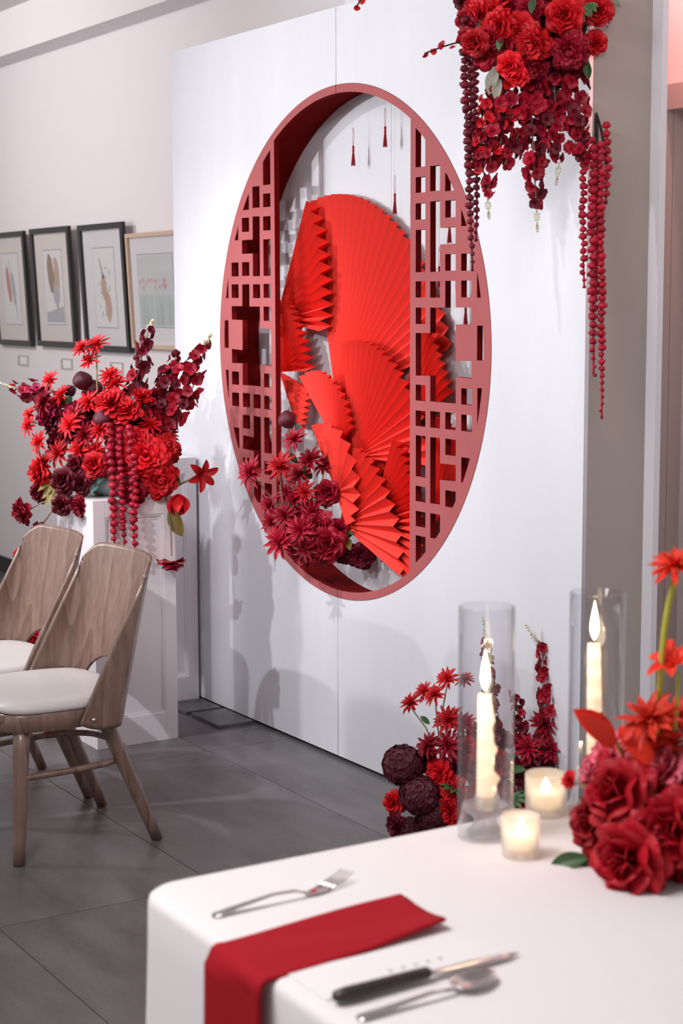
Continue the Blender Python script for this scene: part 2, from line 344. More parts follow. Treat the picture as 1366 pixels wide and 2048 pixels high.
# lattice screen, cut out of board, in two halves
HOLES = [[[0.442,0.733],[0.493,0.733],[0.493,0.539],[0.442,0.539]],[[0.443,0.51],[0.494,0.51],[0.494,0.464],[0.443,0.464]],[[0.443,0.433],[0.495,0.433],[0.495,0.385],[0.443,0.385]],[[0.444,0.355],[0.495,0.355],[0.495,0.23],[0.444,0.23]],[[0.444,0.203],[0.496,0.203],[0.496,0.155],[0.444,0.155]],[[0.445,0.125],[0.497,0.125],[0.497,0.076],[0.445,0.076]],[[0.446,-0.106],[0.498,-0.106],[0.498,-0.154],[0.446,-0.154]],[[0.446,-0.184],[0.498,-0.184],[0.498,-0.231],[0.446,-0.231]],[[0.447,-0.259],[0.499,-0.259],[0.499,-0.384],[0.447,-0.384]],[[0.447,-0.413],[0.5,-0.413],[0.5,-0.46],[0.447,-0.46]],[[0.448,-0.49],[0.5,-0.49],[0.5,-0.537],[0.448,-0.537]],[[0.448,-0.565],[0.501,-0.565],[0.501,-0.716],[0.448,-0.716]],[[0.518,0.683],[0.569,0.683],[0.569,0.59],[0.518,0.59]],[[0.519,0.538],[0.57,0.538],[0.57,0.465],[0.519,0.465]],[[0.521,0.202],[0.572,0.202],[0.572,0.154],[0.521,0.154]],[[0.52,0.435],[0.57,0.436],[0.571,0.357],[0.65,0.357],[0.65,0.309],[0.571,0.309],[0.572,0.23],[0.521,0.23]],[[0.445,0.049],[0.522,0.05],[0.522,0.125],[0.599,0.125],[0.599,0.203],[0.651,0.202],[0.652,0.126],[0.732,0.126],[0.732,0.078],[0.652,0.077],[0.653,-0.029],[0.734,-0.027],[0.734,-0.077],[0.654,-0.076],[0.655,-0.153],[0.523,-0.153],[0.523,-0.077],[0.446,-0.079]],[[0.524,-0.182],[0.575,-0.182],[0.575,-0.231],[0.524,-0.231]],[[0.524,-0.26],[0.575,-0.259],[0.576,-0.335],[0.656,-0.333],[0.657,-0.381],[0.576,-0.384],[0.577,-0.458],[0.525,-0.459]],[[0.526,-0.489],[0.577,-0.489],[0.577,-0.564],[0.526,-0.564]],[[0.596,0.513],[0.649,0.513],[0.649,0.461],[0.596,0.461]],[[0.597,0.434],[0.649,0.434],[0.649,0.385],[0.597,0.385]],[[0.598,0.28],[0.651,0.28],[0.651,0.232],[0.598,0.232]],[[0.602,-0.181],[0.655,-0.181],[0.655,-0.231],[0.602,-0.231]],[[0.603,-0.259],[0.656,-0.259],[0.656,-0.307],[0.603,-0.307]],[[0.604,-0.412],[0.657,-0.412],[0.657,-0.461],[0.604,-0.461]],[[0.605,-0.489],[0.658,-0.489],[0.658,-0.573],[0.605,-0.573]],[[0.677,0.431],[0.729,0.431],[0.729,0.358],[0.677,0.358]],[[0.678,0.28],[0.73,0.28],[0.73,0.231],[0.678,0.231]],[[0.679,0.203],[0.731,0.203],[0.731,0.155],[0.679,0.155]],[[0.682,-0.107],[0.735,-0.107],[0.735,-0.154],[0.682,-0.154]],[[0.683,-0.183],[0.736,-0.183],[0.736,-0.231],[0.683,-0.231]],[[0.684,-0.308],[0.737,-0.308],[0.737,-0.382],[0.684,-0.382]],[[0.685,-0.411],[0.738,-0.411],[0.738,-0.431],[0.685,-0.431]],[[0.756,0.316],[0.806,0.316],[0.806,0.154],[0.756,0.154]],[[0.758,0.075],[0.808,0.075],[0.808,-0.024],[0.758,-0.024]],[[0.761,-0.103],[0.811,-0.103],[0.811,-0.279],[0.761,-0.279]]]
RI = .800; RH = .790
def clip_circle(poly, r, n=144):
    out = poly
    for k in range(n):
        a = 2*PI*(k+.5)/n; nx, ny = math.cos(a), math.sin(a); d = r*math.cos(PI/n); src = out; out = []
        for i in range(len(src)):
            P, Q = src[i-1], src[i]; fp = P[0]*nx+P[1]*ny-d; fq = Q[0]*nx+Q[1]*ny-d
            if (fp <= 0) != (fq <= 0):
                t = fp/(fp-fq); out.append((P[0]+(Q[0]-P[0])*t, P[1]+(Q[1]-P[1])*t))
            if fq <= 0: out.append(tuple(Q))
        if not out: return out
    return out
def area(p): return .5*sum(p[i-1][0]*p[i][1]-p[i][0]*p[i-1][1] for i in range(len(p)))
lat = thing('moon_gate_lattice', 'dusty red fretwork lattice screen filling the round gate opening', 'lattice', (CX,PY,0))
PU = .415  # inner edge of the posts
for sgn in (1,-1):
    holes = []
    for h in HOLES:
        q = clip_circle([tuple(p) for p in h], RH)
        if len(q) > 2 and abs(area(q)) > 2e-4: holes.append([(sgn*a, b+CZ) for a, b in q])
    bt = math.acos(PU/RI)
    xs = sgn*(SX*sgn)+sgn*g_
    ax = math.acos(abs(SX+sgn*g_)*(-1 if sgn*SX < 0 else 1)/CR) if True else 0
    u0 = sgn*SX+g_           # seam in mirrored coordinates
    ax = math.acos(u0/CR); ai = math.acos(u0/RI)
    outline = arc(CR-.001, ax, -ax, 120)+arc(RI,-ai,-bt,30)+arc(RI,bt,ai,30)
    outline = [(sgn*a, b) for a, b in outline]
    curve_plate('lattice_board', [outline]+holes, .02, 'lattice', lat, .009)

# ------------------------------------------------------------ paper fans
FANS = [('a', -5.013, 1.181, 3.06, 0.688, 0.711, 100.7, 15.2, 22, 0.011, 0.015),
('b', -5.38, 1.449, 3.02, 0.494, 0.364, 55.0, -5.3, 11, 0.022, 0.03),
('c', -5.336, 1.265, 3.0, 0.271, 0.259, 70.7, 3.2, 10, 0.02, 0.035),
('d', -5.336, 1.27, 3.01, 0.245, 0.269, -11.4, -48.7, 7, 0.014, 0.02),
('e', -4.912, 1.025, 2.99, 0.313, 0.134, 131.3, 31.3, 12, 0.012, 0.03),
('f', -4.842, 0.999, 3.01, 0.382, 0.475, 94.5, 1.6, 17, 0.014, 0.03),
('g', -4.885, 0.881, 2.965, 0.245, 0.149, 116.5, -40.5, 9, 0.012, 0.03),
('h', -4.876, 0.775, 2.975, 0.3, 0.422, 63.0, -16.2, 11, 0.013, 0.03),
('i', -4.703, 0.798, 2.99, 0.334, 0.303, 57.9, -32.5, 16, 0.018, 0.025),
('j', -4.615, 1.073, 3.02, 0.433, 0.381, 62.9, 24.9, 9, 0.012, 0.03),
('l', -4.884, 0.765, 3.045, 0.335, 0.411, 118.7, 45.2, 10, 0.01, 0.02),
('k', -4.414, 0.772, 3.02, 0.395, 0.401, 86.3, 49.1, 8, 0.012, 0.02)]
fan_lab = dict(a='largest red pleated paper fan, backmost, spreading wide behind the others',
 b='tall red paper fan with zigzag edge at upper left of the niche', c='red paper fan in the left middle behind the left lattice post',
 d='small red paper fan pointing down below the left middle fans', e='narrow upright red paper fan left of the big central fan',
 f='big central red paper fan standing upright in front', g='slim red paper fan on the lower left edge of the group',
 h='red paper fan with zigzag edge at the bottom centre', i='lower right red paper fan with deep spreading pleats',
 j='red paper fan seen through the right lattice, upper one', k='red paper fan seen through the right lattice, lower one',
 l='red paper fan behind the central ones, its rim showing between them')
for (n, x, z, y, ra, rb, a0, a1, npl, amp, lift) in FANS:
    rows = []; nn = npl*2
    for ir in range(5):
        t = .04+.96*ir/4; row = []
        for i in range(nn+1):
            s = i/nn; a = R(a0+(a1-a0)*s); r = (ra+(rb-ra)*s)*t
            dy = (amp*1.35 if i % 2 else -amp)*t - lift*t*(.6+.4*math.sin(PI*s))
            row.append((r*math.cos(a), dy, r*math.sin(a)))
        rows.append(row)
    yy = min(y+lift*.5, RB-amp*1.35-.003)
    o = MB().grid(rows).obj('paper_fan','fan'); o.location = (x,yy,z)
    tag(o, fan_lab[n], 'paper fan', 'red pleated paper fans in the moon gate')

# ------------------------------------------------------------ tassels
TS = [[-4.85, 3.03, 1.96], [-4.659, 3.03, 2.006], [-4.603, 3.03, 1.794], [-4.303, 3.03, 1.695], [-4.357, 3.03, 1.562], [-4.217, 3.03, 1.447]]
tb = MB(); tb.tube([(0,0,.0),(0,0,.012)],[.003,.0045],8)
head = MB().lathe([(0.0005,.062),(.004,.058),(.0045,.053),(.0028,.049),(.0045,.045),(.003,.040)],10).mesh('knot','tassel')
sk = MB()
random.seed(3)
for k in range(16):
    a = 2*PI*k/16; rr = random.uniform(.5,1)
    sk.tube([(0.002*math.cos(a),.002*math.sin(a),.042),(.0055*rr*math.cos(a),.0055*rr*math.sin(a),.015),(.0072*rr*math.cos(a),.0072*rr*math.sin(a),random.uniform(-.006,.002))],.0012,4,False)
skm = sk.mesh('fringe','tassel'); 
lp = MB().tube([(0,0,.060),(.004,0,.075),(.0045,0,.10),(0,0,.118),(-.0045,0,.10),(-.004,0,.075),(0,0,.060)],.0007,5,False).mesh('loop','tassel')
tl = ['upper left red tassel hanging in the gate, left of centre','highest red tassel hanging near the top of the gate','red tassel hanging just above the big fan, left of the right post','red tassel hanging behind the right lattice, upper one','red tassel hanging behind the right lattice, middle one','red tassel hanging behind the right lattice above the solid block']
for i, p in enumerate(TS):
    t = thing('tassel', tl[i], 'tassel', p, 0, 'red tassels hanging in the moon gate')
    put(head,'knot',t); put(skm,'fringe',t); put(lp,'loop',t)
    MB().tube([(0,0,.118),(0,0,min(2.2,CZ+math.sqrt(max(.01,.80**2-(p[0]-CX)**2)))-p[2])],.0003,3,False).obj('thread','paper',t)

# ------------------------------------------------------------ pictures and captions
def flat(b, pts, y, mtx=None): b.add([(x,y,z) for x, z in pts], [tuple(range(len(pts)))], mtx)
def blob(cx,cz,a,b_,rot=0,n=20,j=0.08,seed=1):
    rd = random.Random(seed); out = []
    for i in range(n):
        t = -2*PI*i/n; r = 1+rd.uniform(-j,j); x = a*r*math.cos(t); z = b_*r*math.sin(t)
        out.append((cx+x*math.cos(rot)-z*math.sin(rot), cz+x*math.sin(rot)+z*math.cos(rot)))
    return out
def picture(x0,x1,z0,z1,fmat,mount,label,art,fwid=.028,inner=(.24,.17)):
    W, Hh = x1-x0, z1-z0
    t = thing('picture_frame', label, 'picture', ((x0+x1)/2, 3.388, z0), 0, 'framed pictures on the white wall')
    t.rotation_euler = (R(3.0),0,0)
    b = MB(); w2 = W/2
    b.box(-w2,-w2+fwid,-.02,.0,0,Hh).box(w2-fwid,w2,-.02,.0,0,Hh).box(-w2+fwid,w2-fwid,-.02,.0,0,fwid).box(-w2+fwid,w2-fwid,-.02,.0,Hh-fwid,Hh)
    b.obj('frame',fmat,t)
    MB().box(-w2+fwid,w2-fwid,-.006,-.001,fwid,Hh-fwid).obj('mount',mount,t)
    iw, ih = W*inner[0]*1.0, Hh*.31
    MB().box(-iw,iw,-.0068,-.006,Hh*.5-ih-.004,Hh*.5+ih+.004).obj('bevel_line','greyline',t)
    MB().box(-iw+.003,iw-.003,-.0074,-.0068,Hh*.5-ih,Hh*.5+ih).obj('print_sheet','paper',t)
    for k, (mt, polys) in enumerate(art(iw,ih)):
        bb = MB()
        for pg in polys: flat(bb, [(px,pz+Hh*.5) for px,pz in pg], -.0078-.0002*k)
        bb.obj('printed_shape',mt,t)
    MB().box(-w2+fwid,w2-fwid,-.0125,-.0115,fwid,Hh-fwid).obj('glass_pane','pane',t)
def art1(w,h): return [('ink_grey',[blob(.03,-.0,.028,.085,.15,seed=2),[(.04,-.05),(.06,-.16),(.07,-.17),(.055,-.05)]]),('ink_red',[blob(-.035,.02,.026,.10,.18,seed=3)]),('ink_dark',[[(-.04,.11),(-.06,.13),(-.058,.135),(-.037,.113)],[(0,.06),(-.02,.16),(-.017,.16),(.004,.06)]])]
def art2(w,h): return [('ink_tan',[blob(.045,.05,.035,.10,-.05,seed=5)]),('ink_brown',[blob(-.03,.07,.04,.10,.12,seed=6),[(.0,-.03),(.035,-.12),(.05,-.13),(.03,-.02)]]),('ink_grey',[blob(.03,-.04,.045,.05,.1,seed=7),[(-w+.01,-h+.01),(w-.01,-h+.01),(w-.01,-h+.09),(-w+.01,-h+.06)]]),('ink_pink',[blob(.03,.13,.012,.022,0,seed=8)])]
def art3(w,h):
    rd = random.Random(4); sp = [blob(rd.uniform(-.07,.07),rd.uniform(-.15,.12),.012,.006,rd.uniform(0,3),8,.2,k) for k in range(26)]
    return [('ink_sage',sp),('ink_tan',[blob(-.01,.0,.032,.055,.1,seed=9),blob(.03,-.09,.036,.07,.05,seed=10)]),('ink_dark',[[(-.015,.05),(-.055,.14),(-.05,.142),(-.006,.055)],blob(-.012,.052,.018,.01,.3,seed=11)])]
def art4(w,h):
    rd = random.Random(6); fls = [blob(rd.uniform(-w+.03,w-.03),rd.uniform(.0,.06),.008,.010,0,8,.2,k) for k in range(16)]
    st = [[(x,-h+.01),(x+.003,-h+.01),(x+.008,rd.uniform(-.02,.04))] for x in [rd.uniform(-w+.02,w-.02) for _ in range(30)]]
    return [('ink_sky',[[(-w+.004,-.02),(w-.004,-.02),(w-.004,h-.004),(-w+.004,h-.004)]]),('ink_sage',[[(-w+.004,-h+.004),(w-.004,-h+.004),(w-.004,-.02),(-w+.004,-.02)]]+st),('ink_pink',fls)]
picture(-9.10,-8.60,1.278,1.880,'frameblack','mount','black framed print of a red pepper shape, leftmost on the wall',art1)
picture(-8.51,-8.00,1.283,1.884,'frameblack','mount','black framed print of a brown and tan feathered shape, second from left',art2)
picture(-7.88,-7.36,1.275,1.880,'frameblack','mountw','black framed print of a pale gourd with leaves, third from left',art3)
picture(-7.335,-6.79,1.300,1.822,'framewood','mountw','pale wood framed print of a pink flower meadow, partly behind the backdrop',art4,.018,(.34,.17))
for i, x in enumerate((-8.79,-8.19,-7.575,-6.97)):
    t = thing('caption_card', ['small grey-bordered caption card under the leftmost framed print','small grey-bordered caption card under the second framed print','small grey-bordered caption card under the third framed print','small grey-bordered caption card under the pale wood frame'][i], 'label', (x,WY-.004,1.19), 0, 'caption cards under the pictures')
    MB().box(-.075,.075,0,.004,-.022,.035).obj('card','greycard',t)
    MB().box(-.045,.058,-.0008,0,-.013,.026).obj('paper_insert','paper',t)
    b = MB(); flat(b, blob(-.058,.006,.010,.017,0,12,.02,1), -.0009); b.obj('printed_emblem','ink_brown',t)
    b = MB(); flat(b, blob(-.058,.006,.006,.011,0,12,.02,1), -.0013); b.obj('printed_emblem','mount',t)

# ------------------------------------------------------------ plinths
def plinth(x0,x1,y0,y1,h,label):
    t = thing('plinth', label, 'plinth', ((x0+x1)/2,(y0+y1)/2,0), 0, 'white panelled display plinths')
    a, b_ = (x1-x0)/2, (y1-y0)/2; d = .010
    MB().box(-a+d,a-d,-b_+d,b_-d,0.001,h-.001).obj('core','plinth',t)
    def face(nx):   # mouldings on one face
        s = MB(); hw = (b_ if nx[0] else a-d); off = (a if nx[0] else b_)
        ang = math.atan2(nx[1],nx[0])+PI/2; mt = Matrix.Rotation(ang,4,'Z')
        def bx(u0,u1,z0,z1,dd=d): s.box(u0,u1,-off,-off+dd,z0,z1,mt)
        bx(-hw,-hw+.045,0,h); bx(hw-.045,hw,0,h); bx(-hw+.045,hw-.045,0,.10); bx(-hw+.045,hw-.045,h-.055,h)
        s.obj('face_frame','plinth',t,bevel=.0015)
        q = MB()
        for (u0,u1,z0,z1) in ((-hw+.045,-hw+.052,.10,h-.055),(hw-.052,hw-.045,.10,h-.055),(-hw+.052,hw-.052,.10,.107),(-hw+.052,hw-.052,h-.062,h-.055)): q.box(u0,u1,-off+.004,-off+d,z0,z1,mt)
        q.obj('panel_moulding','plinth',t)
    for nx in ((1,0),(0,-1),(-1,0),(0,1)): face(nx)
    MB().box(-a,a,-b_,b_,h,h+.004).obj('top','plinth',t,bevel=.0015)
    return t
plinth(-5.615,-5.30,2.28,2.585,.850,'white panelled plinth carrying the large red bouquet, nearer one')
plinth(-6.075,-5.77,2.60,2.905,.930,'white panelled plinth standing against the backdrop, behind the other')
for (x0,x1,y0,y1,l) in ((-5.755,-5.585,2.757,2.905,'small grey stone slab on the floor beside the rear plinth'),(-5.560,-5.338,2.765,2.905,'small grey stone slab on the floor at the foot of the backdrop')):
    o = MB().box(-(x1-x0)/2,(x1-x0)/2,-(y1-y0)/2,(y1-y0)/2,0,.012).obj('stone_slab','stone',None,bevel=.001); o.location = ((x0+x1)/2,(y0+y1)/2,0.0005); tag(o,l,'slab')

# ------------------------------------------------------------ chairs
def make_chair(loc, label):
    t = thing('dining_chair', label, 'chair', loc, 0, 'brown bentwood dining chairs')
    def leg(a, b_, r0, r1, n=14):
        pts = [Vector(a).lerp(Vector(b_),k/6) for k in range(7)]
        MB().tube(pts,[r0+(r1-r0)*k/6 for k in range(7)],n).obj('leg','wood',t,smooth=True,bevel=0)
    leg((.165,-.175,.375),(.198,-.205,.001),.0235,.0165); leg((-.165,-.175,.375),(-.198,-.205,.001),.0235,.0165)
    leg((.185,.055,.380),(.192,.212,.001),.0225,.0155); leg((-.185,.055,.380),(-.192,.212,.001),.0225,.0155)
    hp = smooth_path([(.184,-.195,.235),(.196,-.05,.24),(.188,.10,.245),(.10,.172,.25),(-.10,.172,.25),(-.188,.10,.245),(-.196,-.05,.24),(-.184,-.195,.235)],3)
    MB().tube(hp,.0095,8).obj('stretcher','wood',t,smooth=True)
    def ring(s, z, ys=0): 
        base = [(.0,-.245),(.15,-.235),(.205,-.185),(.215,-.05),(.208,.06),(.17,.14),(.0,.165)]
        full = base+[(-x,y) for x,y in reversed(base[1:-1])]
        p = smooth_path([(x*s,y*s+.0,z) for x,y in full],3,True); return [tuple(q) for q in p]
    b = MB().grid([ring(.97,.362),ring(1.0,.366),ring(1.0,.408),ring(.985,.412)],True); n = len(ring(1,0))
    b.f.append(tuple(range(n))); b.obj('seat_frame','wood',t,smooth=True)
    rr = [ring(.97,.412),ring(1.0,.417),ring(1.005,.426),ring(.985,.437),ring(.93,.444),ring(.80,.448),ring(.5,.450)]
    b = MB().grid(rr,True); k = len(b.v); b.f.append(tuple(range(k-n,k))); b.obj('seat','seat',t,smooth=True)
    # bent shell back
    NC, NR = 60, 40; z0 = .352; ztop = .812
    def row(tt, full):
        zc = z0+(ztop-z0)*tt; yc = .083+.105*tt; wl = .112*(1-tt)**1.0+.002
        hw = .226-.008*tt
        pl = [(-hw+.004,yc-wl),(-hw,yc-wl*.3),(-hw,yc-.005),(-hw+.035,yc+.025),(-.09,yc+.05),(.0,yc+.058),(.09,yc+.05),(hw-.035,yc+.025),(hw,yc-.005),(hw,yc-wl*.3),(hw-.004,yc-wl)]
        return resample(smooth_path([(x,y,0) for x,y in pl],3), 201)
    rows = []
    def side(sg):
        out = []
        for i in range(NR+1):
            q = i/NR; tt = q
            sc_ = 0.0
            zc = z0+(ztop-z0)*tt; zr = (zc-.35)/.150
            if zr < 1: sc_ = .43*(1-max(0,zr)**4)**.5
            cur = row(tt,1); r = []
            for j in range(NC//2+1):
                s = sc_+(1-sc_)*j/(NC//2)      # 0 centre .. 1 edge
                idx = 100+sg*s*100; i0 = int(math.floor(idx)); f = idx-i0; i1 = min(200,i0+1)
                p = cur[i0].lerp(cur[i1],f)
                e = max(0,(s-.62)/.38); drop = .062*e**2.6
                c0 = .020*(max(0,(s-.8)/.2))**2
                z = zc-drop*tt**2+c0*(1-tt)
                r.append((p.x, p.y-.22*drop*tt**2, z))
            out.append(r)
        return out
    b = MB(); b.grid(side(1)); b.grid([list(reversed(r)) for r in side(-1)])
    me = b.mesh('backrest','wood'); bm = bmesh.new(); bm.from_mesh(me); bmesh.ops.remove_doubles(bm,verts=bm.verts,dist=.0004); bmesh.ops.recalc_face_normals(bm,faces=bm.faces); bm.to_mesh(me); bm.free()
    me.polygons.foreach_set('use_smooth',[True]*len(me.polygons))
    o = put(me,'backrest',t); s = o.modifiers.new('thick','SOLIDIFY'); s.thickness = .010; s.offset = 0
    for sg in (1,-1):
        MB().lathe([(.0,.0035),(.005,.002),(.006,-.001)],12).add([], []).obj('screw','steel',t,smooth=True).matrix_local = Matrix.Translation((sg*.2315,.008,.383)) @ Matrix.Rotation(sg*PI/2,4,'Y')
    return t
ch = make_chair((-4.503,1.820,0), 'brown wooden dining chair with cream seat, the nearer one in front')
dup(ch, (-4.990,1.822,0), 'brown wooden dining chair with cream seat, the farther one at the left edge')

# ------------------------------------------------------------ table, cloth and setting
TZ = .730; TX0, TX1, TY0, TY1 = -2.085, -.75, .945, 1.98
tt = thing('dining_table', 'dining table hidden under the long white tablecloth', 'table', ((TX0+TX1)/2,(TY0+TY1)/2,0))
ta, tb_ = (TX1-TX0)/2, (TY1-TY0)/2
MB().box(-ta+.02,ta-.02,-tb_+.02,tb_-.02,.695,.722).obj('tabletop','wood',tt)
for sx in (-1,1):
    for sy in (-1,1): MB().box(sx*(ta-.1)-.025,sx*(ta-.1)+.025,sy*(tb_-.1)-.025,sy*(tb_-.1)+.025,0,.695).obj('leg','wood',tt)
def rrect(r, e, n=10, seg=40):
    pts = []
    xs_, ys_ = ta+e-r, tb_+e-r
    for k, (cx, cy) in enumerate(((xs_,ys_),(-xs_,ys_),(-xs_,-ys_),(xs_,-ys_))):
        for i in range(n+1): a = PI/2*k+PI/2*i/n; pts.append((cx+r*math.cos(a), cy+r*math.sin(a)))
        nx = ((-xs_,ys_+r),(-xs_-r,-ys_),(xs_,-ys_-r),(xs_+r,ys_))[k]; a0 = pts[-1]
        for i in range(1,seg): pts.append((a0[0]+(nx[0]-a0[0])*i/seg, a0[1]+(nx[1]-a0[1])*i/seg))
    return pts
rows = [[(x*.9,y*.9,TZ) for x,y in rrect(.05,-.014)]]+[[(x,y,TZ) for x,y in rrect(.05,-.014)],[(x,y,TZ-.002) for x,y in rrect(.055,-.007)],[(x,y,TZ-.006) for x,y in rrect(.058,-.002)],[(x,y,TZ-.014) for x,y in rrect(.06,.0)]]
per = len(rows[0])
for i in range(1,15):
    q = i/14; z = TZ-.014-(TZ-.03)*q; base = rrect(.06,.0+.018*q); row_ = []
    for k, (x,y) in enumerate(base):
        wv = math.sin(k*2*PI*16/per)+.6*math.sin(k*2*PI*27/per+1); d = .010*q*wv; n = Vector((x/ta,y/tb_)); n.normalize(); row_.append((x+d*n.x,y+d*n.y,max(z,.012)))
    rows.append(row_)
b = MB().grid(rows,True); b.f.append(tuple(reversed(range(per))))
o = b.obj('tablecloth','cloth',None,smooth=True); o.location = ((TX0+TX1)/2,(TY0+TY1)/2,0); tag(o,'long white tablecloth draped over the foreground table','tablecloth')
# napkin
def napkin_pt(u, s):   # u across 0..1 (left..right), s along path
    fl = Vector((-1.830,.945)); fr = Vector((-1.697,.943)); bl = Vector((-1.856,1.232)); br = Vector((-1.722,1.212))
    top = .285
    if s <= top:
        k = s/top; a = bl.lerp(fl,k); c = br.lerp(fr,k); p = a.lerp(c,u)
        lift = .012*max(0,(1-k*2.2))*max(0,u-.35)*1.5
        return Vector((p.x,p.y,TZ+.004+lift+.0015*math.sin(u*7+k*5)))
    e = s-top; p = fl.lerp(fr,u); r = .016
    if e < r*PI/2:
        a = e/r; return Vector((p.x,p.y-r*math.sin(a)*.9-.002,TZ+.004-r*(1-math.cos(a))))
    d = e-r*PI/2; return Vector((p.x+.02*d*(u-.5),p.y-r*.9-.004-.015*d-.004*math.sin(u*5+1),TZ+.004-r-d))
rows = []
for i in range(60):
    s = .285+.30 if i == 59 else (.585*i/59)
    rows.append([tuple(napkin_pt(j/14,s)) for j in range(15)])
o = MB().grid(rows).obj('napkin','napkin',None,smooth=True); md = o.modifiers.new('t','SOLIDIFY'); md.thickness = .0045; md.offset = 1
tag(o,'folded wine red napkin lying across the tablecloth and hanging over its edge','napkin')
rows = rows[:30]
# cutlery
def ribbon(b, path, n=10):   # path: list of (pos, half width, half thickness, side vector)
    rws = []
    for p, hw, ht, sd in path:
        p = Vector(p); sd = Vector(sd).normalized(); rws.append([tuple(p+sd*hw*math.cos(2*PI*k/n)+Vector((0,0,1))*ht*math.sin(2*PI*k/n)) for k in range(n)])
    base = len(b.v); b.grid(rws,True); b.f.append(tuple(base+k for k in reversed(range(n)))); b.f.append(tuple(base+(len(rws)-1)*n+k for k in range(n)))
def along(p0, p1): p0, p1 = Vector(p0), Vector(p1); d = (p1-p0).normalized(); return p0, p1, d, Vector((d.y,-d.x,0))
ft = thing('fork','steel fork lying on the white cloth left of the napkin','fork',(-1.92,1.05,TZ))
p0, p1, d, sd = along((.001,-.069,.0),(.0,.072,.0))
b = MB(); ribbon(b,[(p0,.004,.001,sd),(p0+d*.004+Vector((0,0,.003)),.0085,.0012,sd),(p0+d*.04+Vector((0,0,.008)),.0065,.0014,sd),(p0+d*.09+Vector((0,0,.014)),.0038,.0018,sd),(p0+d*.125+Vector((0,0,.012)),.003,.002,sd),(p0+d*.142+Vector((0,0,.006)),.004,.002,sd)]); b.obj('handle','steel',ft,smooth=True)
q0, q1, d2, sd2 = along((.0,.072,.0),(-.051,.160,.0))
d2 = (Vector((-.030,.160,0))-Vector((0,.072,0))).normalized(); sd2 = Vector((d2.y,-d2.x,0))
b = MB(); ribbon(b,[(q0+Vector((0,0,.006)),.004,.002,sd2),(q0+d2*.012+Vector((0,0,.003)),.010,.0014,sd2),(q0+d2*.03+Vector((0,0,.0025)),.0125,.0012,sd2),(q0+d2*.042+Vector((0,0,.004)),.0125,.0012,sd2)]); b.obj('head','steel',ft,smooth=True)
for k in range(4):
    o_ = sd2*(-.0108+.0072*k); b = MB(); b.tube([q0+d2*.040+o_+Vector((0,0,.004)),q0+d2*.065+o_+Vector((0,0,.007)),q0+d2*.088+o_*.9+Vector((0,0,.014))],[.0020,.0017,.0009],6); b.obj('tine','steel',ft,smooth=True)
kt = thing('table_knife','dark-handled steel table knife lying on the menu card','knife',(-1.600,1.10,TZ+.0025))
p0, p1, d, sd = along((.004,-.132,.0),(-.004,.137,.0)); up_ = Vector((0,0,1))
b = MB(); ribbon(b,[(p0+up_*.007,.003,.003,sd),(p0+d*.004+up_*.008,.0085,.0065,sd),(p0+d*.02+up_*.008,.0105,.008,sd),(p0+d*.06+up_*.008,.0095,.0075,sd),(p0+d*.115+up_*.008,.0085,.007,sd),(p0+d*.132+up_*.008,.0088,.0065,sd),(p0+d*.136+up_*.008,.005,.004,sd)],14); b.obj('handle','handle',kt,smooth=True)
b = MB(); ribbon(b,[(p0+d*.134+up_*.006,.006,.003,sd),(p0+d*.145+up_*.005,.0075,.0016,sd),(p0+d*.20+up_*.004,.0095,.0012,sd),(p0+d*.245+up_*.003,.0085,.0009,sd),(p1+up_*.002,.0015,.0006,sd)]); b.obj('blade','steel',kt,smooth=True)
st = thing('spoon','steel spoon lying on the white cloth beside the knife','spoon',(-1.549,1.07,TZ))
b = MB(); p0 = Vector((.002,-.10,0)); q = Vector((.0,.035,0)); d = (q-p0).normalized(); sd = Vector((d.y,-d.x,0))
ribbon(b,[(p0+up_*.002,.004,.0012,sd),(p0+d*.005+up_*.003,.009,.0014,sd),(p0+d*.05+up_*.006,.006,.0016,sd),(p0+d*.10+up_*.010,.0035,.002,sd),(p0+d*.135+up_*.007,.0035,.002,sd)]); b.obj('handle','steel',st,smooth=True)
d = Vector((-.022,.078,0)).normalized(); sd = Vector((d.y,-d.x,0)); b = MB(); rws = []
for i in range(9):
    r = i/8; rws.append([tuple(q+d*(.033+.034*r*math.cos(2*PI*k/28))+sd*(.021*r*math.sin(2*PI*k/28)*(1-.15*math.cos(2*PI*k/28)))+up_*(.0015+.009*r*r)) for k in range(28)])
b.grid(rws,True); so = b.obj('bowl','steel',st,smooth=True); md = so.modifiers.new('t','SOLIDIFY'); md.thickness = .0012
mc = thing('menu_card','white menu card lying on the cloth under the dark-handled knife','card',(-1.658,1.095,TZ+.0005))
MB().box(-.047,.047,-.127,.127,0,.0015).obj('card','paper',mc)
b = MB()
for k in range(5):
    y_ = -.02+.018*k; b.box(.012,.014,y_,y_+.006,.0015,.0018); b.box(.012,.019,y_,y_+.0015,.0015,.0018)
b.obj('printed_text','greyline',mc)

